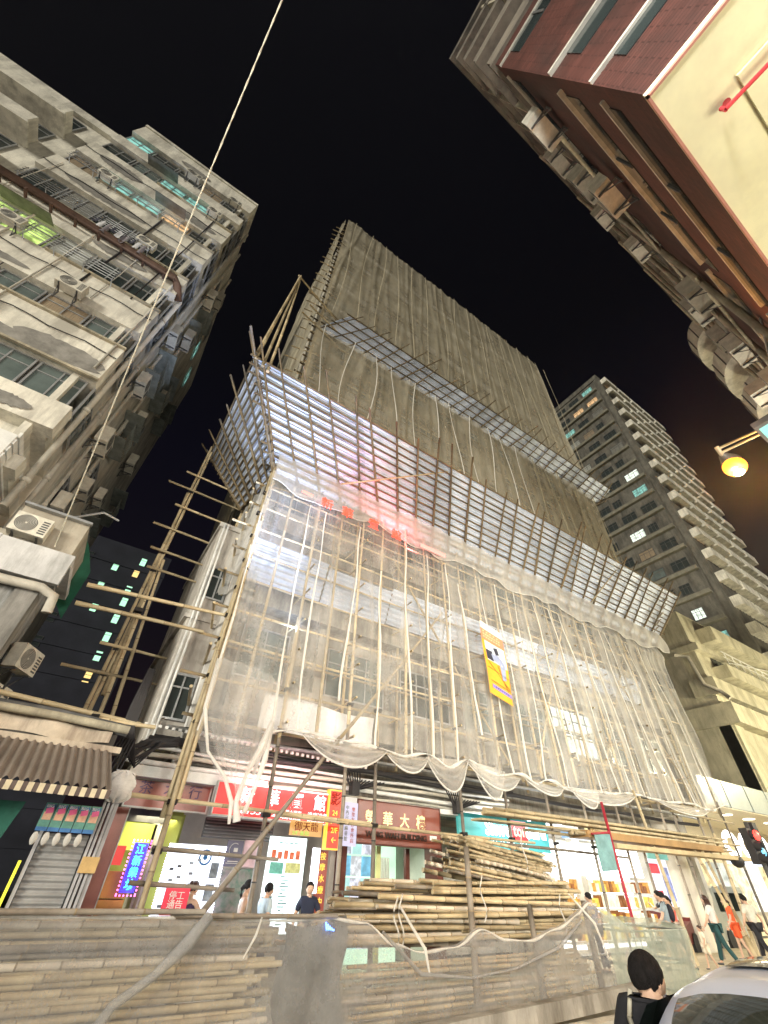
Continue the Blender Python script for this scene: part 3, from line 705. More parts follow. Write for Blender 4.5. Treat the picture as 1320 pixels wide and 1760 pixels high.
ts = thing('box_sign', 'teal backlit box sign with a grey frame, hung at the upper right by the lamp', 'sign')
w = MB(); w.obox((7.0, -.10, 7.05), (.46, 0, .0), (0, .24, 0), (0, 0, .05)); w.build('sign_frame', mat('sign_frame_paint', (.16, .15, .15), .5, .2, 4), ts)
w = MB(); w.quad((6.60, -.30, 6.992), (7.40, -.30, 6.992), (7.40, .10, 6.992), (6.60, .10, 6.992)); w.build('sign_panel', emi('teal_panel', (.36, .86, .72), .95), ts)
p = MB(); p.tube([(6.7, -.9, 9.0), (6.62, -.25, 7.1)], .02, 6); p.tube([(6.78, -.9, 9.0), (6.70, -.25, 7.1)], .014, 6); p.build('hanger', FRAME, ts)

# rope across the street
p = MB()
A = Vector((-2.12, 10.4, 7.22)); B = Vector((-1.90, -1.2, 13.7))
pts = [A.lerp(B, t / 30) - Vector((0, 0, .10 * math.sin(math.pi * t / 30))) for t in range(31)]
for ph in (0, math.pi):
    q = []
    for t in range(181):
        s_ = t / 180; c = A.lerp(B, s_) - Vector((0, 0, .10 * math.sin(math.pi * s_)))
        q.append(c + Vector((math.cos(s_ * 170 + ph), 0, math.sin(s_ * 170 + ph))) * .006)
    p.tube(q, .0085, 5)
p.build('rope', mat('pale_rope', (.72, .68, .56), .8, .2, 30), label='long pale rope stretched taut across the street above the alley', cat='rope')
# ------------------------------------------------------------------ bamboo scaffold
rs = random.Random(21)
sc = thing('bamboo_scaffold', 'bamboo scaffold lashed around the netted tenement', 'scaffold')
YF = 10.6
NB = [BAM, NODE]
def pole(name, p0, p1, r=.045, parent=None, seg=1.2, n=6, wob=.02, mats=None):
    mb = MB(); bamboo(mb, p0, p1, r, seg, n, wob, rs)
    return mb.build(name, mats or NB, parent or sc)
SXL, SXR = 2.05, 25.3
xs = [SXL] + [SXL + .95 * i + rs.uniform(-.08, .08) for i in range(1, 24)] + [SXR]
def zbot(x):
    return 0.0
# main uprights: every second one stands on the ground, the others start at the net hem
for i, x in enumerate(xs):
    ground = i in (0, 2, 4, 5, 8, 10, 12, 14, 16, 17, 19, 20, 22, 23, 24)
    z = .13 if ground else 4.3 + rs.uniform(0, .4)
    lean = rs.uniform(-.05, .05)
    if ground: pole('post', (x + lean, YF - .03, .13), (x, YF - .02, 4.9), .052, seg=.7, mats=[BAMG, TIE])
    pole('upright', (x + lean, YF + rs.uniform(-.04, .04), 4.3), (x + rs.uniform(-.04, .04), YF, 12.6 + rs.uniform(.2, .9)), .046, seg=.9)
for i, x in enumerate(xs):
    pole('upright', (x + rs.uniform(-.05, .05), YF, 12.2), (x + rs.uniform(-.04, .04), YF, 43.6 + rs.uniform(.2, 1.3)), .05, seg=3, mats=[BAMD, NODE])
for i, x in enumerate(xs[::2]):
    pole('inner_upright', (x + .3, 11.55, 4.2), (x + .3, 11.55, 43.4), .045, seg=3, n=5)
# ledgers
z = 4.45; k = 0
while z < 43.6:
    gap = .92
    if z > 12.3: gap = .80
    for (a, b) in ((SXL - rs.uniform(.35, .8), 9.6 + rs.uniform(0, .6)), (9.2, 18.0 + rs.uniform(0, .6)), (17.4, SXR + rs.uniform(.35, .75))):
        if z > 12.3: continue
        pole('ledger', (a, YF + .09, z + rs.uniform(-.05, .05)), (b, YF + .09, z + rs.uniform(-.05, .05)), .037, seg=1.6, n=5)
    if z > 12.3:
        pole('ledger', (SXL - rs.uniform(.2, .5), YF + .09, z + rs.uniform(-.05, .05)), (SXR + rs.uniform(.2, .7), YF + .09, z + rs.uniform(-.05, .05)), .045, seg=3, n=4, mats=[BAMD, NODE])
    if k % 2 == 0:
        pole('inner_ledger', (SXL, 11.5, z + .2), (SXR, 11.5, z + .2), .036, seg=3, n=4)
    z += gap; k += 1
# transoms tying the faces
tm = MB(); bamboo(tm, (0, 0, 0), (0, 1.5, 0), .032, .8, 4, .02, rs); tme = tm.mesh('transom', NB)
for zi in range(8):
    for xi in range(0, 24, 2):
        o = obj('transom', tme, sc); o.location = (xs[xi] + .06, YF - .28, 4.6 + zi * .92 + rs.uniform(-.05, .05)); o.rotation_euler = (rs.uniform(-.05, .05), 0, rs.uniform(-.08, .08))
# low-level ledgers between the ground posts
for (x0, x1, z_, y_) in ((1.2, 6.6, 2.85, 10.5), (4.2, 12.4, 2.78, 10.5), (1.9, 4.4, 2.1, 10.5), (1.7, 3.6, 1.62, 10.5), (9.8, 17.0, 2.62, 10.5), (20.8, 25.9, 4.15, 10.5), (20.5, 24.2, 3.2, 10.4), (12.0, 19.0, 3.0, 10.5)):
    pole('ledger', (x0, y_, z_ + .05), (x1, y_, z_ - .02), .042, seg=.9, mats=[BAMG, NODE] if z_ < 2.7 else NB)
# big diagonals
pole('diagonal_brace', (3.0, 10.35, 1.25), (5.5, 10.35, 4.5), .055, seg=.8, mats=[BAMG, NODE])
pole('diagonal_brace', (5.4, 10.45, 4.3), (9.4, 10.5, 9.3), .045, seg=.8)
pole('diagonal_brace', (7.4, 10.75, 10.9), (12.2, 10.75, 4.7), .042, seg=.9)
pole('diagonal_brace', (2.2, 10.75, 11.9), (4.4, 10.75, 12.4), .035, seg=.9)
pole('diagonal_brace', (13.5, 10.75, 4.8), (17.4, 10.75, 11.4), .042, seg=.9)
pole('diagonal_brace', (17.4, 10.75, 5.2), (22.6, 10.75, 11.6), .042, seg=.9)
pole('diagonal_brace', (24.0, 10.75, 4.8), (19.2, 10.75, 11.3), .042, seg=.9)
# corner pole clusters
for dx, dy in ((0, -.1), (.09, -.05), (-.08, .05)):
    pole('corner_upright', (2.0 + dx, 10.5 + dy, .2 + abs(dx) * 30), (2.05 + dx * .5, 10.55 + dy, 13.2 + dx * 5), .05, seg=.8, mats=NB)
# the alley side frame
for (xa, xb, za, zb, ya, yb) in ((-.16, -.10, 4.1, 15.2, 13.5, 13.5), (-.05, -.02, 4.7, 14.9, 13.5, 13.5), (.08, -.18, 5.2, 12.5, 13.42, 13.55), (.22, -.15, 4.4, 11.5, 13.4, 13.6), (.55, .05, 4.1, 9.5, 13.3, 13.5)):
    pole('alley_upright', (xa, ya, za), (xb, yb, zb), .055, seg=.8)
for (xa, xb, za, zb) in ((1.55, 1.98, 4.4, 13.2), (1.45, 1.90, 4.2, 12.6)):
    pole('alley_upright', (xa, 13.5, za), (xb, 13.5, zb), .045, seg=.8)
for (x0, z0) in ((-.53, 13.34), (-.93, 12.59), (-.39, 11.71), (-.74, 10.68), (-.48, 9.76), (-.33, 9.06), (-.54, 6.47), (-1.12, 5.73)):
    pole('alley_ledger', (x0, 13.4, z0), (2.2, 13.4, z0 - rs.uniform(.0, .1)), .042, seg=.8)
for (x0, z0, x1, z1) in ((-1.2, 6.67, 1.95, 6.89), (-1.22, 6.2, 1.55, 6.31), (-1.75, 4.25, .95, 4.1), (-1.36, 4.0, 1.25, 4.09)):
    pole('alley_ledger', (x0, 10.6, z0), (x1, 10.6, z1), .05, seg=.8)
for i in range(7):
    y = 10.6 + .05
    pole('alley_transom', (1.75 + rs.uniform(-.2, .1), 10.5, 5.0 + i * 1.05), (2.3, 13.6, 5.0 + i * 1.05), .036, seg=1)
# nylon lashings at the visible joints
lm = MB()
for i in range(5): lm.tube([(-.075 + .0 * i, -.06, -.03 + i * .015), (.075, -.06, -.02 + i * .015), (.075, .06, -.02 + i * .015), (-.075, .06, -.03 + i * .015), (-.075, -.06, -.03 + i * .015)], .010, 4)
lme = lm.mesh('lashing', TIE)
lash = [(2.0, 10.5, zz) for zz in (2.1, 2.85, 4.3, 5.3, 6.2, 6.85, 7.7, 8.6, 9.5, 10.4, 11.3)] + [(-.1, 13.5, zz) for zz in (5.7, 6.4, 9.0, 9.7, 10.7, 11.7, 12.5)] + \
       [(xs[i], 10.55, zz) for i in (2, 4, 5, 8, 10, 12, 14) for zz in (2.8, 4.45, 5.4)] + [(0.0, 10.6, 6.4), (0.1, 10.6, 4.1)]
for p_ in lash:
    o = obj('lashing', lme, sc); o.location = p_; s_ = rs.uniform(.85, 1.15); o.scale = (s_, s_, s_)
# top-left tripod of poles above the canopy corner
for (a, b) in (((0.0, 8.5, 15.0), (.25, 8.5, 23.1)), ((.28, 8.5, 14.8), (.27, 8.55, 23.0)), ((-.05, 8.5, 15.3), (.22, 8.45, 22.8)), ((.5, 8.6, 14.8), (.3, 8.6, 22.7))):
    pole('tripod_pole', a, b, .055, seg=1.2)
for (a, b) in (((.15, 8.5, 23.0), (3.4, 10.4, 25.0)), ((.9, 9.4, 24.4), (4.0, 10.4, 25.0)), ((1.2, 9.8, 23.9), (3.6, 10.4, 24.0)), ((1.0, 9.9, 22.9), (3.2, 10.5, 23.1))):
    pole('tripod_pole', a, b, .045, seg=1.4)

# ------------------------------------------------------------------ catch canopies
def canopy(name, label, I0, I1, O0, O1, nr, npur, over, wing=None, rr=.04, prefix=''):
    """sheet metal catch canopy on bamboo rafters and purlins: inner edge I0-I1, outer edge O0-O1"""
    t = thing(name, label, 'canopy')
    I0, I1, O0, O1 = map(Vector, (I0, I1, O0, O1))
    def P(u, v, off=0.0, a=I0, b=I1, c=O0, d=O1):
        q = a.lerp(b, u).lerp(c.lerp(d, u), v)
        nrm = (b - a).cross(c - a).normalized()
        if nrm.z > 0: nrm = -nrm
        return q + nrm * off
    def face(a, b, c, d, nr, npur, nsheet, endover=.4):
        L = (d - c).length; H = (c - a).length
        bumps = max(8, int(H / .135))
        for i in range(nsheet):
            u0 = i / nsheet - .004; u1 = (i + 1) / nsheet + .004
            tilt = rs.uniform(-.01, .03); sk = rs.uniform(-.012, .012)
            s = MB()
            s.grid(lambda u, v: P(u0 + (u1 - u0) * u, max(0, min(1.0, v + sk * (u - .5))), -.03 - tilt * .6 - .022 * math.sin(v * bumps * 2 * math.pi + i), a, b, c, d) , 3, bumps * 5)
            s.build('roof_sheet', SHEET, t)
        for i in range(nr + 1):
            u = i / nr
            e0 = P(u, -.03, .05, a, b, c, d); e1 = P(min(1, max(0, u + rs.uniform(-.014, .014))), 1.0 + over * rs.uniform(.3, 1.3), .05, a, b, c, d)
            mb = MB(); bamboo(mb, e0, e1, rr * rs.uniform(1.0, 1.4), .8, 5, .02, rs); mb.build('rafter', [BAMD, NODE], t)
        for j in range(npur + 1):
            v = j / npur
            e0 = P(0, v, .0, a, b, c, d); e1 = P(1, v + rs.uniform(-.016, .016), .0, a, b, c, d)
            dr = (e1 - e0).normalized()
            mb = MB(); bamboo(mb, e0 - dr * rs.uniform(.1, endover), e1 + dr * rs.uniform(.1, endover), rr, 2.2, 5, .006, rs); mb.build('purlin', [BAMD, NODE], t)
    face(I0, I1, O0, O1, nr, npur, int((O1 - O0).length / 2.2))
    if wing:
        W0, W1 = map(Vector, wing)      # back ends of the wing: inner, outer
        face(W0, I0, W1, O0, 6, npur, 3, .2)
        mb = MB(); bamboo(mb, I0, O0 + (O0 - I0) * .25, rr * 1.5, .7, 6, .01, rs); mb.build('hip_pole', [BAMG, NODE], t)
        mb = MB(); bamboo(mb, W0, W1 + (W1 - W0) * .1, rr * 1.3, .7, 6, .01, rs); mb.build('hip_pole', [BAMG, NODE], t)
    return t
c1 = canopy('catch_canopy', 'wide sheet metal catch canopy jutting over the street above the white net', (2.1, 10.6, 12.4), (26.0, 10.6, 12.6), (-.05, 8.5, 15.1), (26.8, 8.6, 15.15), 27, 12, .22,
            wing=((1.75, 13.1, 12.4), (-.05, 13.9, 15.1)))
c2 = canopy('catch_canopy', 'narrow upper catch canopy across the netted tower', (2.1, 10.5, 23.55), (26.0, 10.5, 23.7), (3.5, 9.55, 25.0), (26.9, 9.55, 25.1), 27, 4, .45, rr=.035)
mb = MB(); s_ = [(2.1, 10.45, 23.6), (3.5, 9.55, 25.0), (3.4, 10.4, 25.0)]; mb.quad(*s_); mb.build('end_sheet', SHEET, c2)
for i in range(7):
    a = Vector((25.6, 10.5, 23.4 + i * .12)); mb = MB(); bamboo(mb, a, a + Vector((1.9, -.5 + i * .05, 1.4 - i * .1)), .035, .8, 5, .02, rs); mb.build('end_pole', [BAMG, NODE], c2)
for i in range(6):
    a = Vector((25.9 + .1 * i, 10.2 - .3 * i, 12.7 + .42 * i)); mb = MB(); bamboo(mb, a - Vector((.8, -.3, .25)), a + Vector((.55, -.1, .9)), .035, .8, 5, .02, rs); mb.build('end_pole', [BAMG, NODE], c1)
mb = MB(); bamboo(mb, (4.4, 9.95, 12.7), (9.3, 8.55, 15.3), .035, .8, 5, .02, rs); mb.build('cross_pole', NB, c1)
mb = MB(); bamboo(mb, (19.4, 10.1, 12.9), (21.3, 8.5, 15.4), .03, .8, 5, .02, rs); mb.build('cross_pole', NB, c1)

# ------------------------------------------------------------------ nets
def ridges(seed, x0, x1, gap0, gap1):
    q = random.Random(seed); out = []; x = x0
    while x < x1:
        out.append((x, q.uniform(.5, 1.0), q.uniform(.10, .22), q.uniform(-1, 1))); x += q.uniform(gap0, gap1)
    return out
def fold(x, z, rid, slant):
    xx = x - slant * z; s = 0
    for (c, a, wd, ph) in rid:
        cc = c + .30 * math.sin(z * .16 + ph * 6) + .10 * math.sin(z * .45 + ph * 11) + .02 * math.sin(z * 1.3 + ph * 9); d = (xx - cc) / wd
        if abs(d) < 4: s += a * math.exp(-d * d)
    return s
# street-level net
hem_pts = [(1.95, 4.1), (2.4, 3.6), (2.9, 3.3), (3.3, 3.1), (3.6, 4.3), (4.2, 4.42), (5.4, 4.4), (6.7, 4.38), (7.3, 4.28), (8.2, 4.45), (9.0, 4.22), (9.7, 4.5), (10.9, 4.25), (11.9, 4.4), (12.6, 4.2), (13.2, 4.38), (14.3, 4.2), (16, 4.3), (18, 4.45), (20, 4.4), (22, 4.5), (23.6, 4.4), (25.4, 4.75)]
def hem(x):
    for (a, b), (c, d) in zip(hem_pts, hem_pts[1:]):
        if x <= c:
            t = max(0, (x - a) / (c - a)); t = t * t * (3 - 2 * t); return b + (d - b) * t
    return hem_pts[-1][1]
ln = thing('scaffold_net', 'white gauze net hung over the lower storeys beneath the wide catch canopy', 'net')
ridL = ridges(3, 1.5, 34, .35, .95)
def topL(x): return 12.1 + .06 * math.sin(x * 2.1)
def LN(u, v):
    x = 2.0 + u * 23.5; zt, zb = topL(x), hem(x); z = zb + (zt - zb) * v
    sl = .0 + .05 * max(0, (x - 9) / 16)
    y = 10.42 - .17 * fold(x + sl * (z - 8) * 2.2, z, ridL, 0) * (.45 + .55 * (1 - v)) - .10 * mnoise.noise(Vector((x * .7, z * .25, 3))) - .13 * math.exp(-((v - .93) / .04) ** 2)
    return (x, y, z)
mb = MB(); mb.grid(LN, 520, 56); mb.build('net_sheet', NETL, ln)
# gathers: bunched vertical strings of net
gx = [(2.02, 0.0), (3.55, .0), (4.25, .1), (5.35, -.1), (6.5, 0), (7.7, .1), (8.5, .0), (9.35, -.1), (10.35, .1), (11.6, .15), (12.5, .2), (13.2, -.1), (14.2, .2), (15.1, .35), (16.0, .2), (17.1, .4), (18.0, .2), (18.9, .5), (19.8, .3), (20.7, .5), (21.5, .3), (22.4, .5), (23.3, .3), (24.2, .5)]
for i, (x, sl) in enumerate(gx):
    zt = 11.4 if i % 4 else 10.2 + .5 * math.sin(i); zb = hem(x) + .02 + (.9 if i % 5 == 3 else 0); pts = []; rr = []
    n_ = 16
    for t in range(n_ + 1):
        s_ = t / n_; z = zb + (zt - zb) * s_
        pts.append((x - sl * (s_ - .0) * 1.6 + .05 * math.sin(s_ * 4 + i * 1.7) + .012 * math.sin(s_ * 17 + i), 10.22 - .05 * math.sin(s_ * 9 + i), z)); rr.append((.017 + .014 * abs(math.sin(s_ * 5 + i * 1.3))) * (1.2 - .45 * s_) * (1 if i < 11 else .85))
    mb = MB(); mb.tube(pts, rr, 6, caps=False)
    mb.build('net_gather', NETF, ln)
# rolled hem and hanging swags
mb = MB(); pts = []; rr = []
for i in range(150):
    x = 3.4 + i * .148; pts.append((x, 10.2 + .04 * math.sin(x * 5), hem(x) + .02)); rr.append(.032 + .016 * math.sin(x * 4.3) + .010 * math.sin(x * 9))
mb.tube(pts, rr, 8); mb.build('net_hem', NETF, ln)
def swag(xa, xb, za, zb, drop, th=.0, m_=NETV, ny=14):
    mb = MB()
    def P(u, v):
        x = xa + (xb - xa) * u; sag = drop * 4 * u * (1 - u)
        zt = za + (zb - za) * u
        return (x + .02 * math.sin(v * 30), 10.22 - .22 * v * math.sin(math.pi * u) - .05 * math.sin(v * 16 + u * 3), zt - sag * v)
    mb.grid(P, 24, ny)
    mb.build('net_swag', m_, ln)
    mb = MB(); mb.tube([Vector(P(t / 20, 1)) for t in range(21)], [.010 + .015 * math.sin(math.pi * t / 20) for t in range(21)], 6); mb.build('net_hem', NETF, ln)
for a in ((8.2, 9.75, 4.4, 4.5, .80), (9.7, 11.9, 4.5, 4.3, .52), (9.9, 11.2, 4.5, 4.4, .85), (6.9, 8.3, 4.30, 4.4, .42), (12.2, 13.9, 4.3, 4.2, .30), (4.4, 6.9, 4.42, 4.35, .55), (14.0, 18.2, 4.3, 4.45, .42), (14.3, 15.8, 4.3, 4.35, .55), (19.6, 23.5, 4.4, 4.4, .32)): swag(*a)
# long bag of net gathered at the left corner, ending in a tail
mb = MB()
def BAG(u, v):
    x = 2.0 + 1.55 * u; zt = 5.6 - .2 * u
    zb = 3.55 - 1.15 * (u ** 1.2) if u < .85 else 2.6 + (u - .85) * 2
    z = zt + (zb - zt) * v
    x2 = x + (2.95 + .35 * u - x) * max(0, v - .6) * 1.7
    return (x2, 10.1 - .25 * math.sin(math.pi * u) - .05 * math.sin(u * 25 + v * 4), z)
mb.grid(BAG, 40, 24); mb.build('net_bag', NETL, ln)
for (pts, r0) in (([(2.0, 10.15, 5.6), (2.02, 10.1, 4.5), (2.3, 10.0, 3.7), (2.75, 9.95, 3.3), (3.0, 9.95, 2.9), (3.05, 9.95, 2.55)], .035), ([(3.6, 10.15, 4.5), (3.45, 10.1, 4.0), (3.2, 10.0, 3.4), (3.1, 9.98, 2.9), (3.2, 9.98, 2.6)], .06), ([(3.62, 10.2, 4.4), (3.55, 10.05, 3.7), (3.42, 10.0, 3.1), (3.3, 9.96, 2.75)], .05)):
    mb = MB(); mb.tube(pts, [r0 * (1 + .3 * math.sin(i * 2)) for i in range(len(pts))], 7); mb.build('net_gather', NETF, ln)
# valance: loose skirt of net along the foot of the canopy with a cord hem
mb = MB()
def VAL(u, v):
    x = 2.0 + u * 24.0; zb = 11.55 + .12 * math.sin(x * 1.3) + .07 * math.sin(x * 3.1 + 1) + .25 * max(0, (x - 18) / 8)
    z = 12.95 + (zb - 12.95) * v
    return (x, 10.12 - .12 * math.sin(v * 3) - .05 * math.sin(x * 5 + v * 3), z)
mb.grid(VAL, 240, 8); mb.build('net_valance', NETV, ln)
mb = MB(); mb.tube([VAL(i / 160, 1) for i in range(161)], .016, 5); mb.build('valance_cord', NETF, ln)
# loose sheet on the alley side of the corner
an = thing('side_net', 'torn gauze net hanging on the alley side of the scaffold corner', 'net')
mb = MB()
def AN(u, v):
    zb = 7.6 + 2.2 * abs(u - .45) - .3 * math.sin(u * 9)
    z = 11.9 + (zb - 11.9) * v
    return (1.95 - .1 * u - .25 * v * u - .06 * math.sin(u * 16), 10.6 + 1.9 * u + .05 * math.sin(v * 8), z)
mb.grid(AN, 36, 24); mb.build('net_sheet', NETL, an)
# tower net
un = thing('tower_net', 'brownish gauze net wrapping the upper tower of the tenement', 'net')
ridU = ridges(11, -12, 36, .5, 1.3)
def UN(u, v):
    x = 1.95 + u * (23.55 - .3 * v); z = 12.6 + v * 31.0
    sl = -.10
    y = 10.38 - .10 * fold(x, z, ridU, .03) - .12 * mnoise.noise(Vector((x * .5, z * .12, 9)))
    zz = z
    if v > .985: zz = z + .35 * mnoise.noise(Vector((x * 1.2, 0, 0)))
    return (x, y, zz)
mb = MB(); mb.grid(UN, 330, 110); mb.build('net_sheet', NETU, un)
mb = MB(); mb.grid(lambda u, v: (1.86 + .10 * fold(10.6 + u * 8, 12 + v * 30, ridU, 0) - .2 + .12 * mnoise.noise(Vector((u * 6, v * 12, 2))), 10.5 + u * 9.5, 13.2 + v * 30.4), 60, 50); mb.build('side_sheet', NETU, un)
mb = MB(); mb.grid(lambda u, v: (25.55, 10.5 + u * 9.5, 13.2 + v * 30.0), 10, 12); mb.build('side_sheet', NETU, un)
for i in range(17):
    x = 3.0 + i * 1.42; pts = []; rr = []
    for t in range(15):
        s_ = t / 14; pts.append((x + .9 * s_ * (1 if i > 5 else .3) - .5 + .15 * math.sin(s_ * 5 + i * 2), 10.12 - .05 * math.sin(s_ * 7 + i), 25.3 + s_ * 17.8)); rr.append(.018 + .012 * abs(math.sin(s_ * 4 + i)))
    mb = MB(); mb.tube(pts, rr, 5, caps=False); mb.build('net_gather', NETU, un)
for i in range(17):
    x = 2.6 + i * 1.4; pts = []; rr = []
    for t in range(12):
        s_ = t / 11; pts.append((x + .25 * math.sin(s_ * 5 + i * 2), 10.1 - .05 * math.sin(s_ * 7 + i), 13.4 + s_ * 10.2)); rr.append(.015 + .012 * abs(math.sin(s_ * 4 + i)))
    mb = MB(); mb.tube(pts, rr, 5, caps=False); mb.build('net_gather', NETU if i > 10 else NETF, un)
mb = MB(); mb.tube([UN(i / 100, 1.0) for i in range(101)], .03, 5); mb.build('net_hem', NETU, un)
for k in range(8):   # side rungs poking through on the tower corner
    pass
for k in range(26):
    zz = 15.2 + k * 1.1
    mb = MB(); bamboo(mb, (1.35 - rs.uniform(0, .3), 11.2, zz), (2.6, 10.9, zz + rs.uniform(-.05, .05)), .035, 1, 4, .02, rs); mb.build('side_pole', NB, sc)
# pale sheets seen through the net
ic = thing('inner_canopy', 'pale corrugated sheet canopy glowing behind the white net', 'canopy')
for i in range(8):
    x0 = 2.2 + i * 2.6; x1 = x0 + 2.55
    zt = 9.75 if i == 0 else (9.6 if i == 1 else 9.75); zb = 8.45 + .05 * i
    mb = MB(); mb.grid(lambda u, v: (x0 + (x1 - x0) * u, 11.25 - .45 * v + .03 * math.sin(v * 44), zb + (zt - zb) * v), 2, 60); mb.build('roof_sheet', SHEET, ic)
ws = MB(); ws.grid(lambda u, v: (3.5 + u * 3.3, 10.85 + .04 * math.sin(u * 12 + v * 5), 4.40 + v * (.95 - .1 * u) + .04 * math.sin(u * 7)), 30, 8)
ws.build('white_sheet', mat('white_plastic', (.72, .72, .74), .5, .1, 2, .1), label='plain white sheet tied low behind the net above the red sign', cat='sheet')
# the hung poster
ps = thing('hanging_poster', 'orange and white poster hung on the white net', 'poster')
PY = 10.02
mb = MB()
def PO(u, v): return (10.82 + u * 1.08 + .04 * v, PY + .03 * math.sin(v * 6 + u * 2), 9.25 - .25 * u - v * 2.62)
mb.grid(PO, 8, 20); mb.build('poster_sheet', mat('orange_print', (.82, .36, .03), .6, .08, 3), ps)
def patch(name, u0, u1, v0, v1, mt, off=.012):
    mb = MB(); mb.grid(lambda u, v: Vector(PO(u0 + (u1 - u0) * u, v0 + (v1 - v0) * v)) - Vector((0, off, 0)), 4, 6); mb.build(name, mt, ps)
patch('header', 0, 1, .0, .10, WHITEP); patch('header_strip', 0, .4, .03, .075, mat('blue_print', (.08, .10, .45), .6, .1)); patch('title_band', .0, 1, .10, .26, mat('coral_print', (.80, .25, .14), .6, .15, 6))
patch('picture', .10, .95, .27, .55, mat('pale_print', (.60, .64, .70), .6, .3, 5)); patch('picture_shade', .10, .36, .40, .54, mat('black_print', (.04, .04, .06), .6, .1), .02)
patch('footer', .15, 1, .865, .915, mat('violet_print', (.25, .20, .55), .6, .15))
mb = MB()
def PQ(u, v, off=.025): return Vector(PO(u, v)) - Vector((0, off, 0))
mb.quad(PQ(.45, .33), PQ(.62, .31), PQ(.66, .40), PQ(.50, .43)); mb.build('dark_shape', mat('black_print', (.04, .04, .06)), ps)
mb = MB(); mb.quad(PQ(.30, .44), PQ(.62, .42), PQ(.85, .50), PQ(.82, .72), PQ(.66, .74), PQ(.60, .55), PQ(.35, .52)); mb.build('blue_shape', mat('blue_grey_print', (.30, .34, .50), .6, .2, 5), ps)
mb = MB()
for (a, b) in (((.1, .57), (.95, .82)), ((.05, .66), (.95, .68)), ((.1, .83), (.98, .83)), ((.5, .58), (.85, .86))):
    mb.tube([PQ(*a), PQ(*b)], .008, 4)
for i in range(7): mb.ball(PQ(.3 + .09 * i, .89, .03), .018, .005, .03, 6, 4)
mb.build('print_lines', [TIE], ps)
mb = MB()
for (v_, n_) in ((.135, 5), (.175, 8), (.215, 7)):
    for i in range(n_): mb.obox(PQ(.12 + .78 * i / n_, v_, .014), (.03, 0, -.008), (0, .002, 0), (0, 0, .022))
mb.build('print_blocks', mat('pale_yellow_print', (.85, .62, .35), .6, .1), ps)
# neon under the canopy
ns = thing('neon_sign', 'red neon characters glowing through the net at the foot of the wide canopy', 'neon sign')
NEON = emi('red_neon', (1.0, .045, .02), 3.2)
for i, (ch, x) in enumerate((("新", 3.95), ("華", 4.75), ("賓", 5.85), ("館", 6.85))):
    text(ch, .46, NEON, ns, (x, 9.84, 11.36), 'neon_character', bold=.006)
mb = MB(); mb.box(8.0, 9.2, 9.84, 9.88, 11.35, 11.5); mb.box(3.0, 3.4, 9.84, 9.88, 11.42, 11.5); mb.build('neon_tube', emi('pink_neon', (1, .25, .2), 2.2), ns)
lamp('neon_glow', 'AREA', (6.2, 9.70, 11.7), 100, (1, .11, .18), 5.0, target=(6.6, 8.9, 14.6), size_y=.25)
# cool sign floodlights at the left corner
fl = lamp('sign_flood_glow', 'SPOT', (3.4, 8.9, 5.6), 4600, (.55, .68, 1.0), .3, target=(1.9, 9.5, 13.8)); fl.data.spot_size = R(58); fl.data.spot_blend = .8
lamp('sign_flood_glow', 'AREA', (3.8, 10.85, 7.0), 18, (.45, .65, 1.0), .6, target=(4.0, 10.9, 9.2), size_y=.3)
rp = random.Random(5)
# ------------------------------------------------------------------ shopfronts and signs
SHOP_Y = 12.0
def board(name, label, cat, x0, x1, y, z0, z1, mt, depth=.08, frame=None):
    t = thing(name, label, cat)
    mb = MB(); mb.box(x0, x1, y - depth, y, z0, z1); mb.build('sign_board', mt, t)
    if frame:
        mb = MB(); f = .03
        for b in ((x0 - f, x1 + f, z0 - f, z0), (x0 - f, x1 + f, z1, z1 + f), (x0 - f, x0, z0, z1), (x1, x1 + f, z0, z1)): mb.box(b[0], b[1], y - depth - .015, y, b[2], b[3])
        mb.build('sign_frame', frame, t)
    return t
WHL = emi('white_letter_glow', (1, .95, .95), 1.6)
# pink-brown shop surround
t = board('shop_sign', 'pinkish brown sign board with faded dark characters over the orange shop at the alley corner', 'sign', 1.30, 2.98, 11.75, 2.84, 3.30, mat('pink_brown_board', (.42, .14, .11), .35, .25, 1.5, .03, spec=.5), .08, WHITEP)
for i, ch in enumerate("茶木行"): text(ch, .26, mat('faded_violet', (.12, .06, .14), .6, .2), t, (1.62 + i * .52, 11.66, 3.16), sx=1.15)
t = thing('shop_pillar', 'pinkish pillar panel leaning beside the orange shop', 'pillar')
mb = MB(); mb.box(1.14, 1.44, 11.66, 11.75, .13, 2.80); mb.box(1.08, 1.14, 11.6, 11.8, .13, 3.3); mb.build('panel', mat('pink_brown_board', (.42, .14, .11)), t)
mb = MB(); mb.box(1.44, 1.46, 11.64, 11.76, .13, 2.8); mb.build('trim', WHITEP, t)
ol = thing('shop_interior', 'olive and orange shop interior at the alley corner', 'shop')
mb = MB(); mb.box(1.46, 2.98, 13.4, 13.5, .1, 2.9); mb.box(2.35, 2.62, 12.0, 13.4, .13, 2.9); mb.build('wall', mat('olive_wall', (.36, .40, .08), .7, .15, 2), ol)
mb = MB(); mb.box(1.48, 2.6, 12.6, 12.75, 2.15, 2.62); mb.build('banner', mat('lime_banner', (.52, .62, .12), .7, .1, 2, .1), ol)
mb = MB()
for i in range(4): mb.box(1.46 - .0 * i, 1.98, 12.1 + .0 * i, 12.6, .15 + i * .42, .55 + i * .42)
mb.build('carton', mat('orange_carton', (.60, .30, .07), .6, .2, 3), ol)
mb = MB(); mb.box(1.47, 1.68, 12.0, 12.1, 1.9, 2.2); mb.build('red_panel', emi('red_panel', (.8, .04, .03), .8), ol)
mb = MB(); mb.box(1.46, 2.6, 12.2, 12.3, 2.62, 2.84); mb.build('lintel', FRAMED, ol)
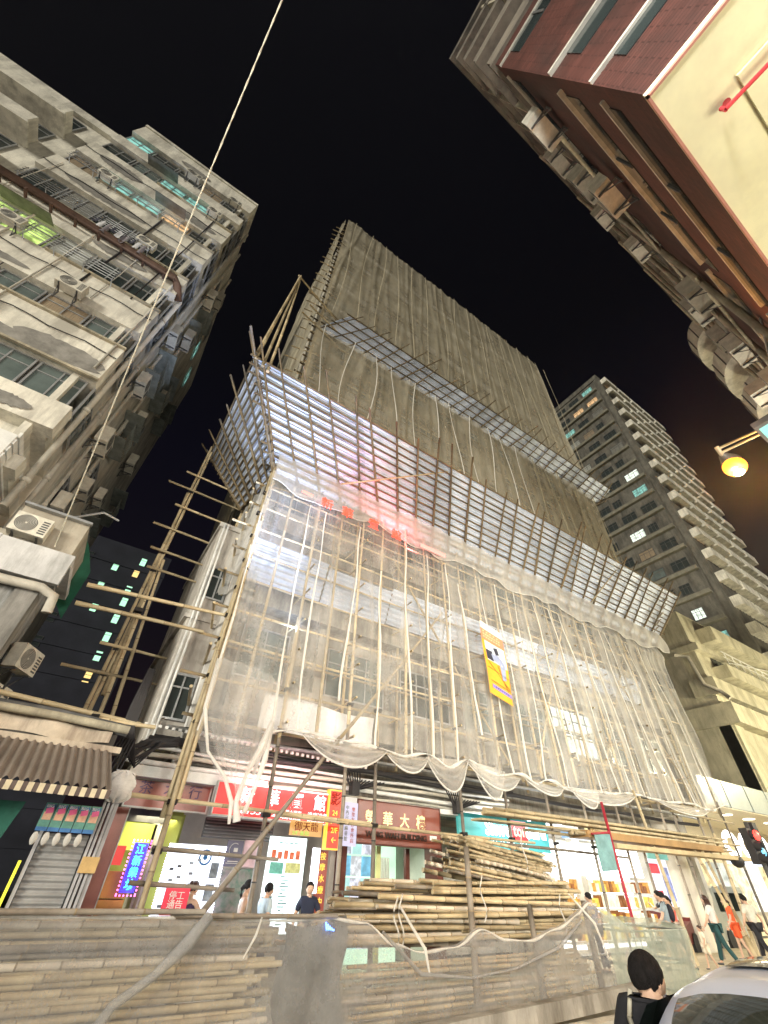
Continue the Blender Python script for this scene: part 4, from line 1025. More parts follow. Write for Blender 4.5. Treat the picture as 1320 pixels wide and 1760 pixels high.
lamp('shop_inner_glow', 'AREA', (2.1, 12.3, 2.75), 25, (1, .9, .6), .8, target=(2.1, 12.9, 0))
# LED sign in the doorway
t = thing('led_sign', 'vertical LED sign with cyan characters on blue in a pink dotted border', 'sign')
mb = MB(); mb.box(1.80, 2.06, 11.84, 11.9, 1.50, 2.26); mb.build('sign_board', emi('led_blue', (.06, .03, .9), 1.6), t)
mb = MB()
for i in range(14):
    for x in (1.76, 2.10): mb.ball((x, 11.86, 1.48 + i * .06), .015, .015, .015, 6, 4)
for i in range(6):
    for z in (1.46, 2.30): mb.ball((1.76 + i * .068, 11.86, z), .015, .015, .015, 6, 4)
mb.build('dot_border', emi('led_pink', (1, .12, .55), 5), t)
CY = emi('led_cyan', (.05, .75, 1.0), 3.2)
for i, ch in enumerate("江新樂坊"[:4]): text(ch, .17, CY, t, (1.93, 11.83, 2.15 - i * .18), bold=.002)
# red hotel sign
RED = emi('red_sign_face', (.80, .012, .02), .55, base=(.6, .02, .02))
t = board('hotel_sign', 'wide red sign with white characters and a phone number, above the menu boards', 'sign', 3.02, 6.15, 11.45, 2.80, 3.38, RED, .22, WHITEP)
for i, ch in enumerate("新華賓館"): text(ch, .34, WHL, t, (3.72 + i * .62, 11.21, 3.17), sx=1.0, bold=.004)
text("90155412", .17, WHL, t, (3.98, 11.21, 2.90), w=.98, shear=.25)
text("豪華大寶房\n時鐘收費廉", .095, WHL, t, (4.85, 11.21, 2.90), w=.52)
text("過夜冷氣\n歡迎查詢", .095, WHL, t, (5.55, 11.21, 2.90), w=.55)
lamp('sign_top_glow', 'AREA', (4.6, 11.0, 3.5), 25, (1, .5, .5), 2.4, target=(4.6, 11.8, 3.9), size_y=.15)
# posters and boards below the red sign
t = board('light_board', 'bright white light board with small pictures and a blue ring logo', 'sign', 2.45, 3.62, 11.7, .95, 2.28, emi('white_light_board', (.86, .90, 1.0), 1.9, .12, 5, col2=(.75, .80, .95)), .06, None)
mb = MB(); mb.disc((3.22, 11.63, 2.08), .135, 'y', 24, 0, .10); mb.disc((3.22, 11.63, 2.08), .05, 'y', 8); mb.box(2.52, 2.95, 11.62, 11.635, 2.16, 2.21); mb.build('ring_logo', mat('logo_blue', (.03, .16, .45), .6, 0), t)
mb = MB()
for i in range(14): mb.box(2.52 + (i * 37 % 70) * .009, 2.60 + (i * 37 % 70) * .009, 11.625, 11.635, 1.30 + (i * 23 % 60) * .012, 1.345 + (i * 23 % 60) * .012)
mb.box(3.38, 3.55, 11.625, 11.635, 1.75, 2.0); mb.box(3.36, 3.54, 11.625, 11.635, 1.40, 1.66)
mb.build('print_marks', mat('board_grey', (.30, .36, .45), .6, .5, 9), t)
mb = MB()
for i in range(30):
    for x in (2.44, 3.63): mb.ball((x, 11.66, .96 + i * .045), .014, .014, .014, 6, 4)
mb.build('bulb_border', emi('bulb_white', (.9, .85, 1), 4), t)
for (x0, x1, z0, z1, mt, lb_) in ((3.68, 4.05, 1.95, 2.40, mat('slate_poster', (.13, .13, .20), .5, .15, 4), 'slate grey poster with a pale crescent logo'), (4.07, 4.42, 1.95, 2.42, mat('pink_poster', (.55, .40, .46), .5, .25, 4), 'pale pink poster beside the slate grey one'),
                                  (3.68, 4.42, .95, 1.92, mat('collage_poster', (.30, .26, .28), .5, .8, 7, col2=(.06, .16, .12)), 'busy collage poster under the slate grey poster')):
    t = board('poster', lb_, 'poster', x0, x1, 11.8, z0, z1, mt, .03)
    if x0 == 3.68 and z0 > 1.9:
        mb = MB()
        for i in range(16):
            a0 = R(60 + i * 15); a1 = a0 + R(16)
            mb.tube([(3.86 + .12 * math.cos(a0), 11.76, 2.23 + .12 * math.sin(a0)), (3.86 + .12 * math.cos(a1), 11.76, 2.23 + .12 * math.sin(a1))], .007, 4)
        mb.box(3.75, 3.98, 11.755, 11.765, 2.03, 2.045); mb.box(3.72, 4.0, 11.755, 11.765, 2.0, 2.01); mb.box(3.84, 3.93, 11.755, 11.765, 2.2, 2.27)
        mb.build('crescent_logo', WHITEP, t)
t = board('shop_shutter', 'dark louvred panels under the red sign', 'shutter', 3.1, 4.75, 11.95, 2.42, 2.78, FRAMED, .05)
mb = MB()
for i in range(6): mb.obox((3.92, 11.88, 2.46 + i * .058), (.80, 0, 0), (0, .03, .012), (0, 0, .004))
mb.build('slats', mat('slat_grey', (.22, .22, .23), .5, .2, 4), t)
t = board('menu_board', 'tall glowing white menu board with red and green pictures', 'sign', 4.62, 5.55, 11.7, .90, 2.52, emi('menu_white', (.84, .97, .95), 1.75, .1, 4), .06)
mb = MB()
for i in range(9): mb.box(4.72 + .04 * (i % 2), 4.80 + (i * 13 % 5) * .02 + .04 * (i % 2), 11.62, 11.635, .98 + i * .07, 1.0 + i * .07)
for i in range(16): mb.box(5.0 + .02 * (i % 3), 5.10 + (i * 7 % 5) * .03, 11.62, 11.635, .98 + i * .055, 1.0 + i * .055, m=0)
for i in range(5): mb.box(4.70 + i * .15, 4.80 + i * .15, 11.62, 11.635, 2.12, 2.28 - (i % 2) * .03, m=1)
mb.box(4.70, 5.02, 11.62, 11.635, 1.86, 2.06, m=2); mb.box(5.08, 5.45, 11.62, 11.635, 1.88, 2.06, m=3)
for i in range(4): mb.box(4.85 + i * .13, 4.93 + i * .13, 11.62, 11.635, 2.40, 2.42)
mb.build('print_marks', [mat('board_teal', (.10, .30, .33), .6, .3, 9), mat('food_red', (.65, .16, .08), .6, .5, 12), mat('food_teal', (.15, .50, .45), .6, .4, 9), mat('food_green', (.50, .55, .25), .6, .5, 12)], t)
lamp('board_glow', 'AREA', (3.9, 11.5, 1.8), 40, (.85, .92, 1.0), 2.4, target=(3.9, 9, 1.6), size_y=1.0)
t = board('vertical_sign', 'narrow vertical red and yellow neon sign with an arrow', 'sign', 5.82, 6.14, 11.3, 2.35, 3.48, emi('red_orange_face', (.85, .05, .015), .9), .14, emi('yellow_edge', (1, .55, .05), 1.2))
YL = emi('yellow_letter', (1, .55, .06), 1.6)
text("影", .30, mat('dark_red_letter', (.25, .01, .01)), t, (5.98, 11.14, 3.30)); text("24", .15, YL, t, (5.98, 11.14, 3.02)); text("小時", .13, YL, t, (5.98, 11.14, 2.86)); text("2/F", .15, YL, t, (6.0, 11.14, 2.68)); text("←", .17, YL, t, (6.0, 11.14, 2.50))
t = board('snack_sign', 'small orange and yellow sign with red characters under the red hotel sign', 'sign', 4.88, 5.70, 11.25, 2.54, 2.82, emi('orange_face', (1, .50, .14), .85, .3, 2), .05)
text("御天龍", .19, mat('dark_red_letter', (.25, .01, .01)), t, (5.28, 11.19, 2.70), w=.62); text("2/F 雀局", .09, emi('green_letter', (.35, .75, .08), .9), t, (5.15, 11.19, 2.58), w=.42)
t = board('glowing_sign', 'tall white glowing panel with rounded corners and small characters next to the brown entrance sign', 'sign', 6.30, 6.74, 11.4, 2.42, 3.30, emi('pale_violet_face', (.72, .66, .85), .85, .12, 3), .08)
for i in range(7): text("中西日夜麻雀館"[i], .10, mat('grey_letter', (.20, .22, .16)), t, (6.42, 11.30, 3.18 - i * .105)); text("樂聚友好會所店"[i], .10, mat('rose_letter', (.45, .15, .12)), t, (6.60, 11.30, 3.15 - i * .105))
t = board('tube_lamp', 'upright white fluorescent light box between the menu board and the entrance', 'lamp', 5.66, 5.84, 11.5, 1.55, 2.35, emi('tube_white', (.95, .93, 1), 3.2), .05)
t = board('door_banner', 'narrow orange and red door banner with yellow characters', 'sign', 5.90, 6.18, 11.7, .9, 2.32, emi('banner_face', (.65, .12, .08), .55, .5, 2), .03)
for i, ch in enumerate("按摩水療中心"): text(ch, .15, YL, t, (6.04, 11.65, 2.20 - i * .2))
# building entrance
BR = mat('brown_lacquer', (.22, .065, .045), .25, .15, 1.0, .02, spec=.5)
t = board('entrance_sign', 'brown entrance sign with gold characters and the words WING WAH BUILDING', 'sign', 6.84, 9.60, 11.6, 2.52, 3.40, BR, .12, mat('dark_brown', (.10, .03, .02)))
GOLD = emi('gold_letter', (.95, .82, .45), .75, base=(.6, .5, .2))
for i, ch in enumerate("榮華大樓"): text(ch, .33, GOLD, t, (7.22 + i * .56, 11.46, 3.03), bold=.004)
text("WING WAH BUILDING", .17, mat('dark_letter', (.035, .02, .015)), t, (8.10, 11.46, 2.70), w=2.0, bold=.005)
mb = MB(); mb.box(9.22, 9.46, 11.46, 11.48, 2.68, 2.78); mb.build('plate', WHITEP, t)
t = thing('building_entrance', 'lit pale green entrance hall with rows of letter boxes and posters', 'entrance')
mb = MB(); mb.box(6.7, 6.84, 11.9, 13.9, .13, 2.52); mb.box(9.5, 9.7, 11.55, 12.1, .13, 2.55); mb.box(8.0, 8.14, 12.3, 12.45, .13, 2.52, m=1); mb.box(8.92, 9.05, 12.2, 12.3, .13, 2.5); mb.build('door_post', [mat('dark_brown', (.10, .03, .02)), mat('lime_post', (.62, .66, .30), .5, .1)], t)
mb = MB(); mb.quad((6.7, 13.8, .13), (9.7, 13.8, .13), (9.7, 13.8, 2.6), (6.7, 13.8, 2.6)); mb.build('back_wall', emi('pale_green_wall', (.50, .78, .56), .95, .15, 2, base=(.5, .6, .5)), t)
mb = MB()
for i in range(4):
    for j in range(5): mb.box(6.9 + i * .34, 7.21 + i * .34, 12.9, 12.95, .5 + j * .46, .92 + j * .46, m=(i * 2 + j * 3) % 4)
mb.build('notice_panels', [emi('notice_a', (.50, .85, .80), .9, .2, 3), emi('notice_b', (.85, .88, .92), .95, .5, 7), emi('notice_c', (.80, .80, .92), .9, .5, 8), emi('notice_d', (.20, .60, .85), .9, .4, 4)], t)
mb = MB()
for i in range(9): mb.box(8.30 + i * .055, 8.33 + i * .055, 12.8, 12.83, .8, 2.3)
mb.build('door_grille', mat('grille_pale', (.60, .55, .50), .4, .1), t)
lamp('entrance_glow', 'AREA', (8.2, 13.0, 2.55), 45, (.80, 1, .85), 2, target=(8.2, 11.5, 0), size_y=.8)
# teal chain shop sign
TEAL = emi('teal_sign_face', (.05, .30, .28), .65, .35, 1.5, base=(.05, .25, .25))
t = board('restaurant_sign', 'teal shop sign with glowing white script and a red square', 'sign', 10.35, 14.3, 11.6, 2.62, 3.42, TEAL, .10, None)
text("Shwe", .52, emi('white_script', (.9, .97, 1), 5), t, (11.95, 11.47, 3.10), w=1.1, bold=.012); text("ton", .42, emi('red_script', (1, .45, .35), 2.0), t, (12.92, 11.46, 3.10), w=.62, bold=.01)
text("buru", .50, emi('white_script', (.9, .97, 1), 5), t, (13.68, 11.47, 3.10), w=.90, bold=.012)
mb = MB(); mb.box(12.58, 13.26, 11.478, 11.495, 2.84, 3.36); mb.build('red_square', emi('red_square', (.95, .02, .03), 1.3), t)
text("S P A C E   O F", .12, WHL, t, (12.4, 11.46, 2.82), w=1.6); text("132 - 7792 6.88", .10, WHL, t, (12.7, 11.46, 2.70), w=.95)
mb = MB(); mb.box(11.4, 15.2, 11.2, 11.26, 3.46, 3.50); mb.build('light_strip', emi('strip_white', (.8, .95, 1), 6), t)
for x in (12.9, 14.4):
    mb = MB(); mb.tube([(x - .3, 11.5, 3.6), (x - .25, 11.1, 3.62), (x, 11.0, 3.44)], .015, 5); mb.build('lamp_arm', FRAMED, t)
    mb = MB(); mb.ball((x, 11.0, 3.40), .16, .10, .06, 12, 8); mb.build('flood_lamp', emi('flood_white', (.9, .97, 1), 8), t)
lamp('shop_sign_glow', 'AREA', (12.8, 11.0, 3.42), 45, (.85, .95, 1), 3, target=(12.8, 11.7, 2.6), size_y=.2)
t = board('blue_awning', 'short light blue awning beam to the right of the teal sign', 'awning', 14.6, 16.2, 11.2, 3.02, 3.22, emi('pale_blue_face', (.30, .55, .85), .8, .2, 2), .3)
t = board('yellow_sign', 'small yellow sign with brown characters under the timber platform', 'sign', 16.5, 18.3, 11.6, 3.05, 3.45, emi('yellow_face', (.95, .80, .35), .9, .1, 2), .06)
text("利泰", .34, mat('brown_letter', (.18, .09, .02)), t, (17.3, 11.52, 3.25), w=1.2)
# bright white shop
t = thing('bright_shop', 'overexposed white shop interior with shelves of yellow goods', 'shop')
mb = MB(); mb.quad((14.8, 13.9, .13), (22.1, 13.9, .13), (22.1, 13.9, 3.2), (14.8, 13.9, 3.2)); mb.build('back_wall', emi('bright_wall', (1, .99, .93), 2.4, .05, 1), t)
mb = MB(); mb.box(14.8, 20.4, 12.2, 12.3, 2.15, 3.0); mb.build('light_box', emi('bright_box', (1, 1, .97), 4.0), t)
mb = MB()
for i in range(26):
    for j in range(4):
        x = 15.9 + i * .2; z = .5 + j * .40; mb.box(x, x + .15, 12.5, 12.75, z, z + .18 + .16 * rp.random(), m=rp.randrange(4))
for j in range(5): mb.box(15.8, 21.2, 12.45, 12.9, .42 + j * .40, .46 + j * .40, m=4)
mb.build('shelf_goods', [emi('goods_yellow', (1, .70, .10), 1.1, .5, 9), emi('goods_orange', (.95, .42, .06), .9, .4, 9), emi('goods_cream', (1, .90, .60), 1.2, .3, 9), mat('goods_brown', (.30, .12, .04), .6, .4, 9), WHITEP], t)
lamp('bright_shop_glow', 'AREA', (18, 12.3, 3.1), 260, (1, .93, .75), 6, target=(18, 10.0, 0), size_y=.6)
t = board('colour_poster', 'white poster with red and blue pictures at the right end of the bright shop', 'poster', 20.5, 21.9, 12.0, 1.35, 2.75, emi('poster_pale', (.90, .85, .95), 1.2, .2, 3), .04)
mb = MB(); mb.box(20.6, 21.2, 11.94, 11.955, 2.3, 2.6, m=0); mb.box(20.7, 21.0, 11.94, 11.955, 1.5, 1.8, m=0); mb.box(21.3, 21.8, 11.94, 11.955, 1.5, 2.5, m=1); mb.build('print_marks', [emi('print_red', (.85, .05, .08), .9), emi('print_blue', (.35, .40, .75), .9, .5, 6)], t)
t = board('teal_panel', 'teal panel above the colour poster', 'sign', 20.2, 21.6, 11.7, 2.72, 3.1, emi('teal_panel_low', (.20, .62, .50), .7, .2, 2), .05)
t = thing('shop_column', 'pale rounded column at the side street corner', 'column'); mb = MB(); mb.tube([(22.9, 12.2, .13), (22.9, 12.2, 4.2)], .55, 20); mb.build('shaft', mat('pale_column', (.62, .58, .50), .5, .1, 1), t)
# ring sign of the mall
t = thing('ring_sign', 'big white glowing ring letters above the side street shopfront', 'sign')
RG = emi('ring_white', (1, .98, .95), 4.5)
for i, x in enumerate((25.85, 27.35, 28.9)):
    mb = MB(); mb.disc((x, 10.9, 3.42), .72, 'y', 28, 0, .36, .50)
    for v_ in range(0): pass
    mb.build('ring_letter', RG, t)
mb = MB(); mb.quad((30.0, 10.9, 3.0), (30.5, 10.9, 3.0), (30.9, 10.9, 3.9), (30.4, 10.9, 3.9)); mb.build('letter_stroke', RG, t)
mb = MB(); mb.box(25.2, 40, 10.95, 11.1, 2.74, 2.88); mb.build('sign_rail', emi('rail_white', (.8, .88, 1), 1.3), t)
mb = MB(); mb.quad((28.2, 10.85, 2.9), (29.4, 10.85, 2.9), (28.8, 10.85, 3.2)); mb.build('blue_mark', emi('blue_mark', (.08, .22, .65), 1.0), t)

# ------------------------------------------------------------------ stall at the mouth of the alley
st = thing('alley_stall', 'closed stall with a grey roller shutter and striped awning at the alley mouth', 'stall')
mb = MB()
mb.grid(lambda u, v: (.12 + u * .66, 10.02 + .02 * math.cos(v * 26 * 2 * math.pi), .0 + v * 2.25), 1, 26 * 6)
mb.build('roller_shutter', mat('shutter_grey', (.30, .30, .30), .5, .35, 1.4, .1), st)
mb = MB()
for x in (.80, .86, .93): mb.box(x, x + .04, 9.95, 10.06, 0, 3.2)
mb.box(.98, 1.04, 9.98, 10.05, 0, 3.2); mb.box(.06, .11, 9.95, 10.05, 0, 2.3); mb.build('door_post', mat('post_grey', (.40, .40, .42), .5, .2, 3), st)
AW = MB()
def AWF(u, v): return (-2.8 + u * (3.40 + .15 * v), 10.15 - v * 1.15, 3.50 - v * .70 + .028 * math.sin(u * 27 * 2 * math.pi))
AW.grid(AWF, 27 * 8, 6); AW.build('awning_sheet', mat('striped_awning', (.24, .20, .17), .45, .25, 1.2, .05, metal=.2), st)
mb = MB()
for i in range(24): mb.grid(lambda u, v: (-2.6 + i * .14 + u * .075, 8.98 - .01 * v, 2.78 - v * .12), 1, 1, m=0); mb.grid(lambda u, v: (-2.6 + i * .14 + .075 + u * .065, 8.98, 2.78 - v * .115), 1, 1, m=1)
mb.build('awning_valance', [mat('valance_cream', (.62, .54, .38), .7, .2, 4), mat('valance_brown', (.12, .09, .08), .7, .2, 4)], st)
mb = MB(); mb.box(-2.8, .75, 10.1, 10.4, 3.46, 3.56, m=1); mb.box(-2.8, .6, 10.2, 10.45, 3.56, 3.82); mb.box(-2.8, .45, 10.3, 12.6, 3.80, 3.86, m=1)
mb.grid(lambda u, v: (-2.8 + u * 3.3, 10.16 - .04 * math.sin(u * 20), 3.9 - v * .32 + .03 * math.sin(u * 14)), 30, 3, m=1)
mb.build('roof', [mat('tar_dark', (.07, .065, .06), .8, .3, 2), mat('roof_board', (.55, .47, .37), .7, .3, 2.0, .2, grime=(.2, .15, .12))], st)
for i in range(3):
    mb = MB(); mb.tube([(-2.7, 10.05 + i * .08, 3.92 + i * .03), (-.5, 10.06 + i * .08, 3.90 + i * .04), (.75, 10.1 + i * .08, 3.86)], .07 + .03 * (i == 1), 8); mb.build('rolled_tarpaulin', mat('roll_dark', (.10, .10, .10), .8, .4, 4, .2) if i == 1 else CREAMD, st)
PK = [mat('banner_blue', (.06, .18, .42), .5, .3, 6), mat('banner_pink', (.65, .12, .28), .5, .2, 6), mat('banner_peach', (.70, .42, .30), .5, .3, 5), mat('banner_green', (.12, .30, .25), .5, .3, 6)]
for i in range(5):
    t = thing('flyer', '%s printed flyer from the left in the row under the striped awning' % ORD[i], 'flyer', group='row of flyers under the striped awning')
    x = -.02 + i * .165
    mb = MB()
    mb.box(x, x + .155, 9.80, 9.81, 2.30, 2.62, m=3); mb.box(x + .02, x + .14, 9.79, 9.80, 2.40, 2.50, m=2); mb.obox((x + .085, 9.786, 2.52), (.05, 0, .012), (0, .003, 0), (-.008, 0, .035), m=1); mb.box(x + .01, x + .145, 9.79, 9.80, 2.55, 2.60, m=0); mb.box(x, x + .155, 9.79, 9.80, 2.26, 2.31, m=0)
    mb.build('flyer_sheet', PK, t)
    text("BIG", .055, WHITEP, t, (x + .07, 9.775, 2.575), w=.10)
for i in range(5):
    mb = MB(); x = .02 + i * .15
    mb.grid(lambda u, v: (x + .05 * math.cos(u * 6.28) * math.sin(.4 + 2.4 * v), 9.72 + .04 * math.sin(u * 6.28) * math.sin(.4 + 2.4 * v), 2.24 - v * .15 + .01 * math.sin(u * 19)), 9, 6)
    mb.build('plastic_bag', NETF, label='%s clear plastic bag from the left below the flyers' % ORD[i], cat='plastic bag', group='plastic bags hung below the flyers')
mb = MB(); mb.box(-.04, .0, 9.9, 9.96, .3, 1.9); mb.build('yellow_pole', emi('yellow_tube', (.85, .80, .05), .7, base=(.6, .6, .05)), label='bright yellow upright pole at the left edge of the roller shutter', cat='pole')
mb = MB(); mb.box(.30, .50, 9.97, 9.995, 1.12, 1.17); mb.box(.30, .50, 9.97, 9.995, 1.22, 1.26); mb.build('yellow_label', mat('yellow_tape', (.72, .50, .03), .6, .1), st)
mb = MB(); mb.box(.80, 1.05, 9.90, 9.93, 1.78, 1.98); mb.build('wall_notice', mat('tan_paper', (.62, .42, .18), .7, .2, 5), label='tan paper notice taped on the posts right of the roller shutter', cat='notice')
mb = MB(); mb.grid(lambda u, v: (-2.5 + u * 2.2 - v * .5, 9.7 + .1 * math.sin(u * 9), 2.6 - v * 2.4), 14, 14); mb.build('green_tarpaulin', mat('dark_green_tarpaulin', (.015, .10, .07), .7, .3, 2, .2), label='dark green tarpaulin hanging left of the roller shutter', cat='tarpaulin')
mb = MB(); mb.grid(lambda u, v: (.95 + (.20 + .05 * math.sin(u * 25 + v * 9) + .04 * math.sin(u * 44)) * math.cos(6.283 * u) * math.sin(3.14 * v) ** .7, 9.9 + .14 * math.sin(6.283 * u) * math.sin(3.14 * v), 2.95 + (.22 + .03 * math.sin(u * 31)) * math.cos(3.14 * v)), 32, 14, smooth=False); mb.build('plastic_sack', mat('sack_plastic', (.62, .60, .58), .5, .2, 5, .2), label='crumpled white plastic sack tied at the awning corner', cat='sack')
# dark cable trunk between stall and building
mb = MB()
for i in range(12):
    o_ = i * .035; mb.tube([(.72 + o_ * .25, 10.6 + .03 * (i % 3), 5.2), (.66 + o_ * .5, 10.6, 4.4), (.66 + o_ * .5, 10.6, 4.0), (.75 + o_, 10.65, 3.7 - .03 * i), (1.1 + o_, 10.8, 3.75 + .04 * (i % 4)), (1.9, 11.3, 3.95 + .04 * (i % 5))], .035, 5)
for i in range(6):
    mb.tube([(.7 + .05 * i, 10.5, 3.8), (.55 + .06 * i, 10.4, 3.3 - .05 * i), (.75 + .04 * i, 10.45, 2.95)], .02, 5)
mb.build('cable_trunk', TIE, label='thick tangle of black cables at the alley corner above the stall', cat='cables')

# timber platform of long poles above the shops on the right
for i in range(13):
    mb = MB(); x0 = 9.8 + rp.uniform(0, 1.2) + (3.8 if i > 7 else 0); x1 = 19.5 + rp.uniform(0, 5.5)
    y = 10.0 + .12 * (i % 4); z = 3.30 + .10 * (i // 4) + (.0 if i <= 7 else -.42)
    bamboo(mb, (x0, y, z), (x1, y, z + rp.uniform(-.04, .04)), .05, 1.1, 6, .004, rp)
    mb.build('stored_pole', NB, label='long bamboo pole lying on the platform over the bright shop', cat='bamboo pole', group='bamboo poles laid on the platform over the shops')
t = thing('plank_platform', 'brown timber planks of the platform over the bright shop', 'platform')
mb = MB(); mb.box(14.2, 22.6, 9.9, 10.6, 2.98, 3.16, m=0); mb.box(15.5, 24.5, 9.85, 10.4, 2.78, 2.90, m=1); mb.box(10.2, 19.5, 10.35, 10.8, 3.15, 3.20, m=1)
mb.build('planks', [mat('brown_timber', (.34, .20, .08), .6, .25, 1.5, .2), mat('pale_timber', (.50, .40, .24), .7, .25, 1.5, .2)], t)
# teal flag and red pole
t = thing('flag_pole', 'dark red pole with a small teal hanging banner', 'banner')
mb = MB(); mb.tube([(15.18, 9.8, 3.95), (15.2, 9.8, .8)], .045, 8); mb.tube([(15.2, 9.8, 3.15), (14.25, 9.8, 3.06)], .03, 6); mb.build('pole', mat('red_pole_paint', (.38, .03, .05), .45, .1), t)
mb = MB(); mb.grid(lambda u, v: (14.33 + u * .78, 9.78 + .03 * math.sin(u * 5 + v * 2), 3.04 + .06 * u - v * .86), 6, 6); mb.build('cloth', mat('teal_cloth', (.18, .34, .36), .7, .3, 3), t)
# red notice panel among the left posts
t = board('notice_board', 'dark red notice panel with white characters tied to the low rail among the posts', 'notice', 2.30, 2.72, 10.3, 1.27, 1.62, emi('dark_red_face', (.55, .02, .05), .55, base=(.4, .02, .04)), .02)
text("停工\n通告", .12, WHITEP, t, (2.51, 10.27, 1.46), w=.26)

# ------------------------------------------------------------------ the stacked bamboo: every pole is a thing of its own
PV = []
for k in range(14):
    mb = MB(); bamboo(mb, (0, 0, 0), (6, 0, 0), .027 + .004 * (k % 4), .60 + .07 * (k % 5), 7, .018, rp); PV.append(mb.mesh('pole', [BAMG if k in (3, 8) else BAM, NODE]))
PALE = mat('bamboo_pale', (.66, .58, .46), .55, .25, 2.0, .1, col2=(.46, .40, .32), objvar=.2)
for k in range(4):
    mb = MB(); bamboo(mb, (0, 0, 0), (6, 0, 0), .036, .5, 7, .015, rp); PV.append(mb.mesh('pole', [PALE, NODE]))
def lay(x0, x1, y, z, dz, lab, grp, dy=0.0, vi=None):
    me = PV[rp.randrange(len(PV))] if vi is None else PV[vi]
    o = obj('bamboo_pole', me, label=lab, cat='bamboo pole', group=grp)
    d = Vector((x1 - x0, dy, dz)); L = d.length
    o.location = (x0, y, z); o.rotation_euler = (0, -math.atan2(dz, (x1 - x0)), math.atan2(dy, x1 - x0)); o.scale = (L / 6, 1, 1)
    if rp.random() < .5: o.location = (x0 + d.x, y + dy, z + dz); o.rotation_euler = (0, math.atan2(dz, x1 - x0), math.pi + math.atan2(dy, x1 - x0))
# left stack behind the near net
for r_ in range(25):
    z = .10 + r_ * .053
    for c_ in range(3 if r_ > 9 else 1):
        lay(-1.6 + rp.uniform(-.6, .3), 3.35 + rp.uniform(-.55, .12), 7.55 + c_ * .09 + (r_ % 2) * .03, z, rp.uniform(-.03, .03), 'bamboo pole in the long left stack behind the near net', 'bamboo poles stacked in the left bay')
# right stack: low part behind the net, then the open main part
for r_ in range(10):
    for c_ in range(2):
        lay(4.6 + rp.uniform(-.3, .5), 10.3 + rp.uniform(-.5, .4), 7.95 + c_ * .10, .08 + r_ * .082, rp.uniform(-.04, .06), 'bamboo pole low in the right stack, behind the net', 'bamboo poles low in the right stack')
for r_ in range(13):
    z = 1.08 + r_ * .062
    for c_ in range(5):
        a = 3.75 + r_ * .12 + rp.uniform(-.25, .6) + (rp.uniform(0, 1.6) if c_ == 0 and r_ > 4 else 0); b = 10.7 + rp.uniform(-.6, .3)
        if c_ < 2 and rp.random() < .25: b = a + rp.uniform(3.0, 4.6)
        if c_ < 2 and rp.random() < .2: a = b - rp.uniform(3, 4.5)
        lay(a, b, 7.9 + c_ * .15, z + rp.uniform(-.02, .02), rp.uniform(-.10, .08), 'bamboo pole in the open middle of the right stack', 'bamboo poles in the open middle of the right stack', dy=rp.uniform(-.1, .1))
for r_ in range(10):
    z = 1.90 + r_ * .060
    for c_ in range(5):
        a = 6.75 + rp.uniform(-.1, .9) + r_ * .03; b = 9.4 + rp.uniform(-.2, 1.2) - r_ * .05
        lay(a, b, 8.05 + c_ * .14, z + .10, -.16 - rp.uniform(.0, .18), 'bamboo pole in the short bundle on top of the right stack', 'bamboo poles in the short bundle on top', dy=rp.uniform(-.1, .12))
# bands round the bundles
for (x, z0, z1, y0) in ((9.0, 2.02, 2.72, 7.98), (9.9, 1.9, 2.4, 7.98), (7.5, 1.3, 1.95, 7.82), (5.5, 1.0, 1.62, 7.82), (5.6, 1.0, 1.66, 7.82), (9.7, 1.1, 1.7, 7.82)):
    mb = MB(); pts = [(x + .06 * math.sin(a_ * .9), y0 - .03 * math.sin(a_ * math.pi / 8), z0 + (z1 - z0) * a_ / 8) for a_ in range(9)]; mb.tube(pts, .013, 5)
    mb.build('tie_cord', NETF, label='pale cord tied round the bamboo at %s' % ('the top bundle' if z1 > 2.2 else 'the right stack'), cat='cord', group='pale cords round the bundled bamboo')
# posts standing in front of the stacks
for (x, y, z, lab) in ((7.08, 7.72, 2.36, 'grey weathered post standing in front of the right stack'), (8.65, 7.7, 1.55, 'short weathered post behind the net sag'), (3.75, 7.6, 1.36, 'post between the two stacks behind the net'), (10.25, 7.62, 1.62, 'post under the raised peak of the near net')):
    mb = MB(); bamboo(mb, (x, y, .1), (x + rp.uniform(-.05, .05), y, z), .062, .45, 8, .01, rp); mb.build('bamboo_post', [BAMG, NODE], label=lab, cat='post')
# near barrier net
mb = MB(); mb.grid(lambda u, v: (3.4 + 1.0 * u + .06 * math.sin(v * 9), 7.52 + .04 * math.sin(u * 7 + v * 5), 1.36 - .06 * math.sin(u * 5) - v * 1.3), 14, 14)
mb.build('dark_gap_sheet', mat('slate_gap_sheet', (.19, .185, .17), .8, .5, 4, .5, grime=(.10, .10, .09)), label='dark grey sheet added to fill the gap between the two bamboo stacks', cat='tarpaulin')  # dark sheet added to hide shop light, in place of doubled mesh
bn = thing('barrier_net', 'grey gauze net draped over the bamboo stacks along the road', 'net')
tp = [(-3, 1.46), (0, 1.45), (1.6, 1.44), (3.4, 1.40), (4.0, 1.42), (4.7, 1.36), (5.2, 1.12), (5.75, 1.02), (6.4, 1.06), (7.05, 1.26), (7.6, 1.12), (8.2, 1.10), (9.0, 1.24), (9.7, 1.45), (10.2, 1.62), (10.6, 1.42), (11.2, 1.22)]
def topb(x):
    for (a, b), (c, d) in zip(tp, tp[1:]):
        if x <= c:
            t = max(0, (x - a) / (c - a)); t = t * t * (3 - 2 * t); return b + (d - b) * t
    return tp[-1][1]
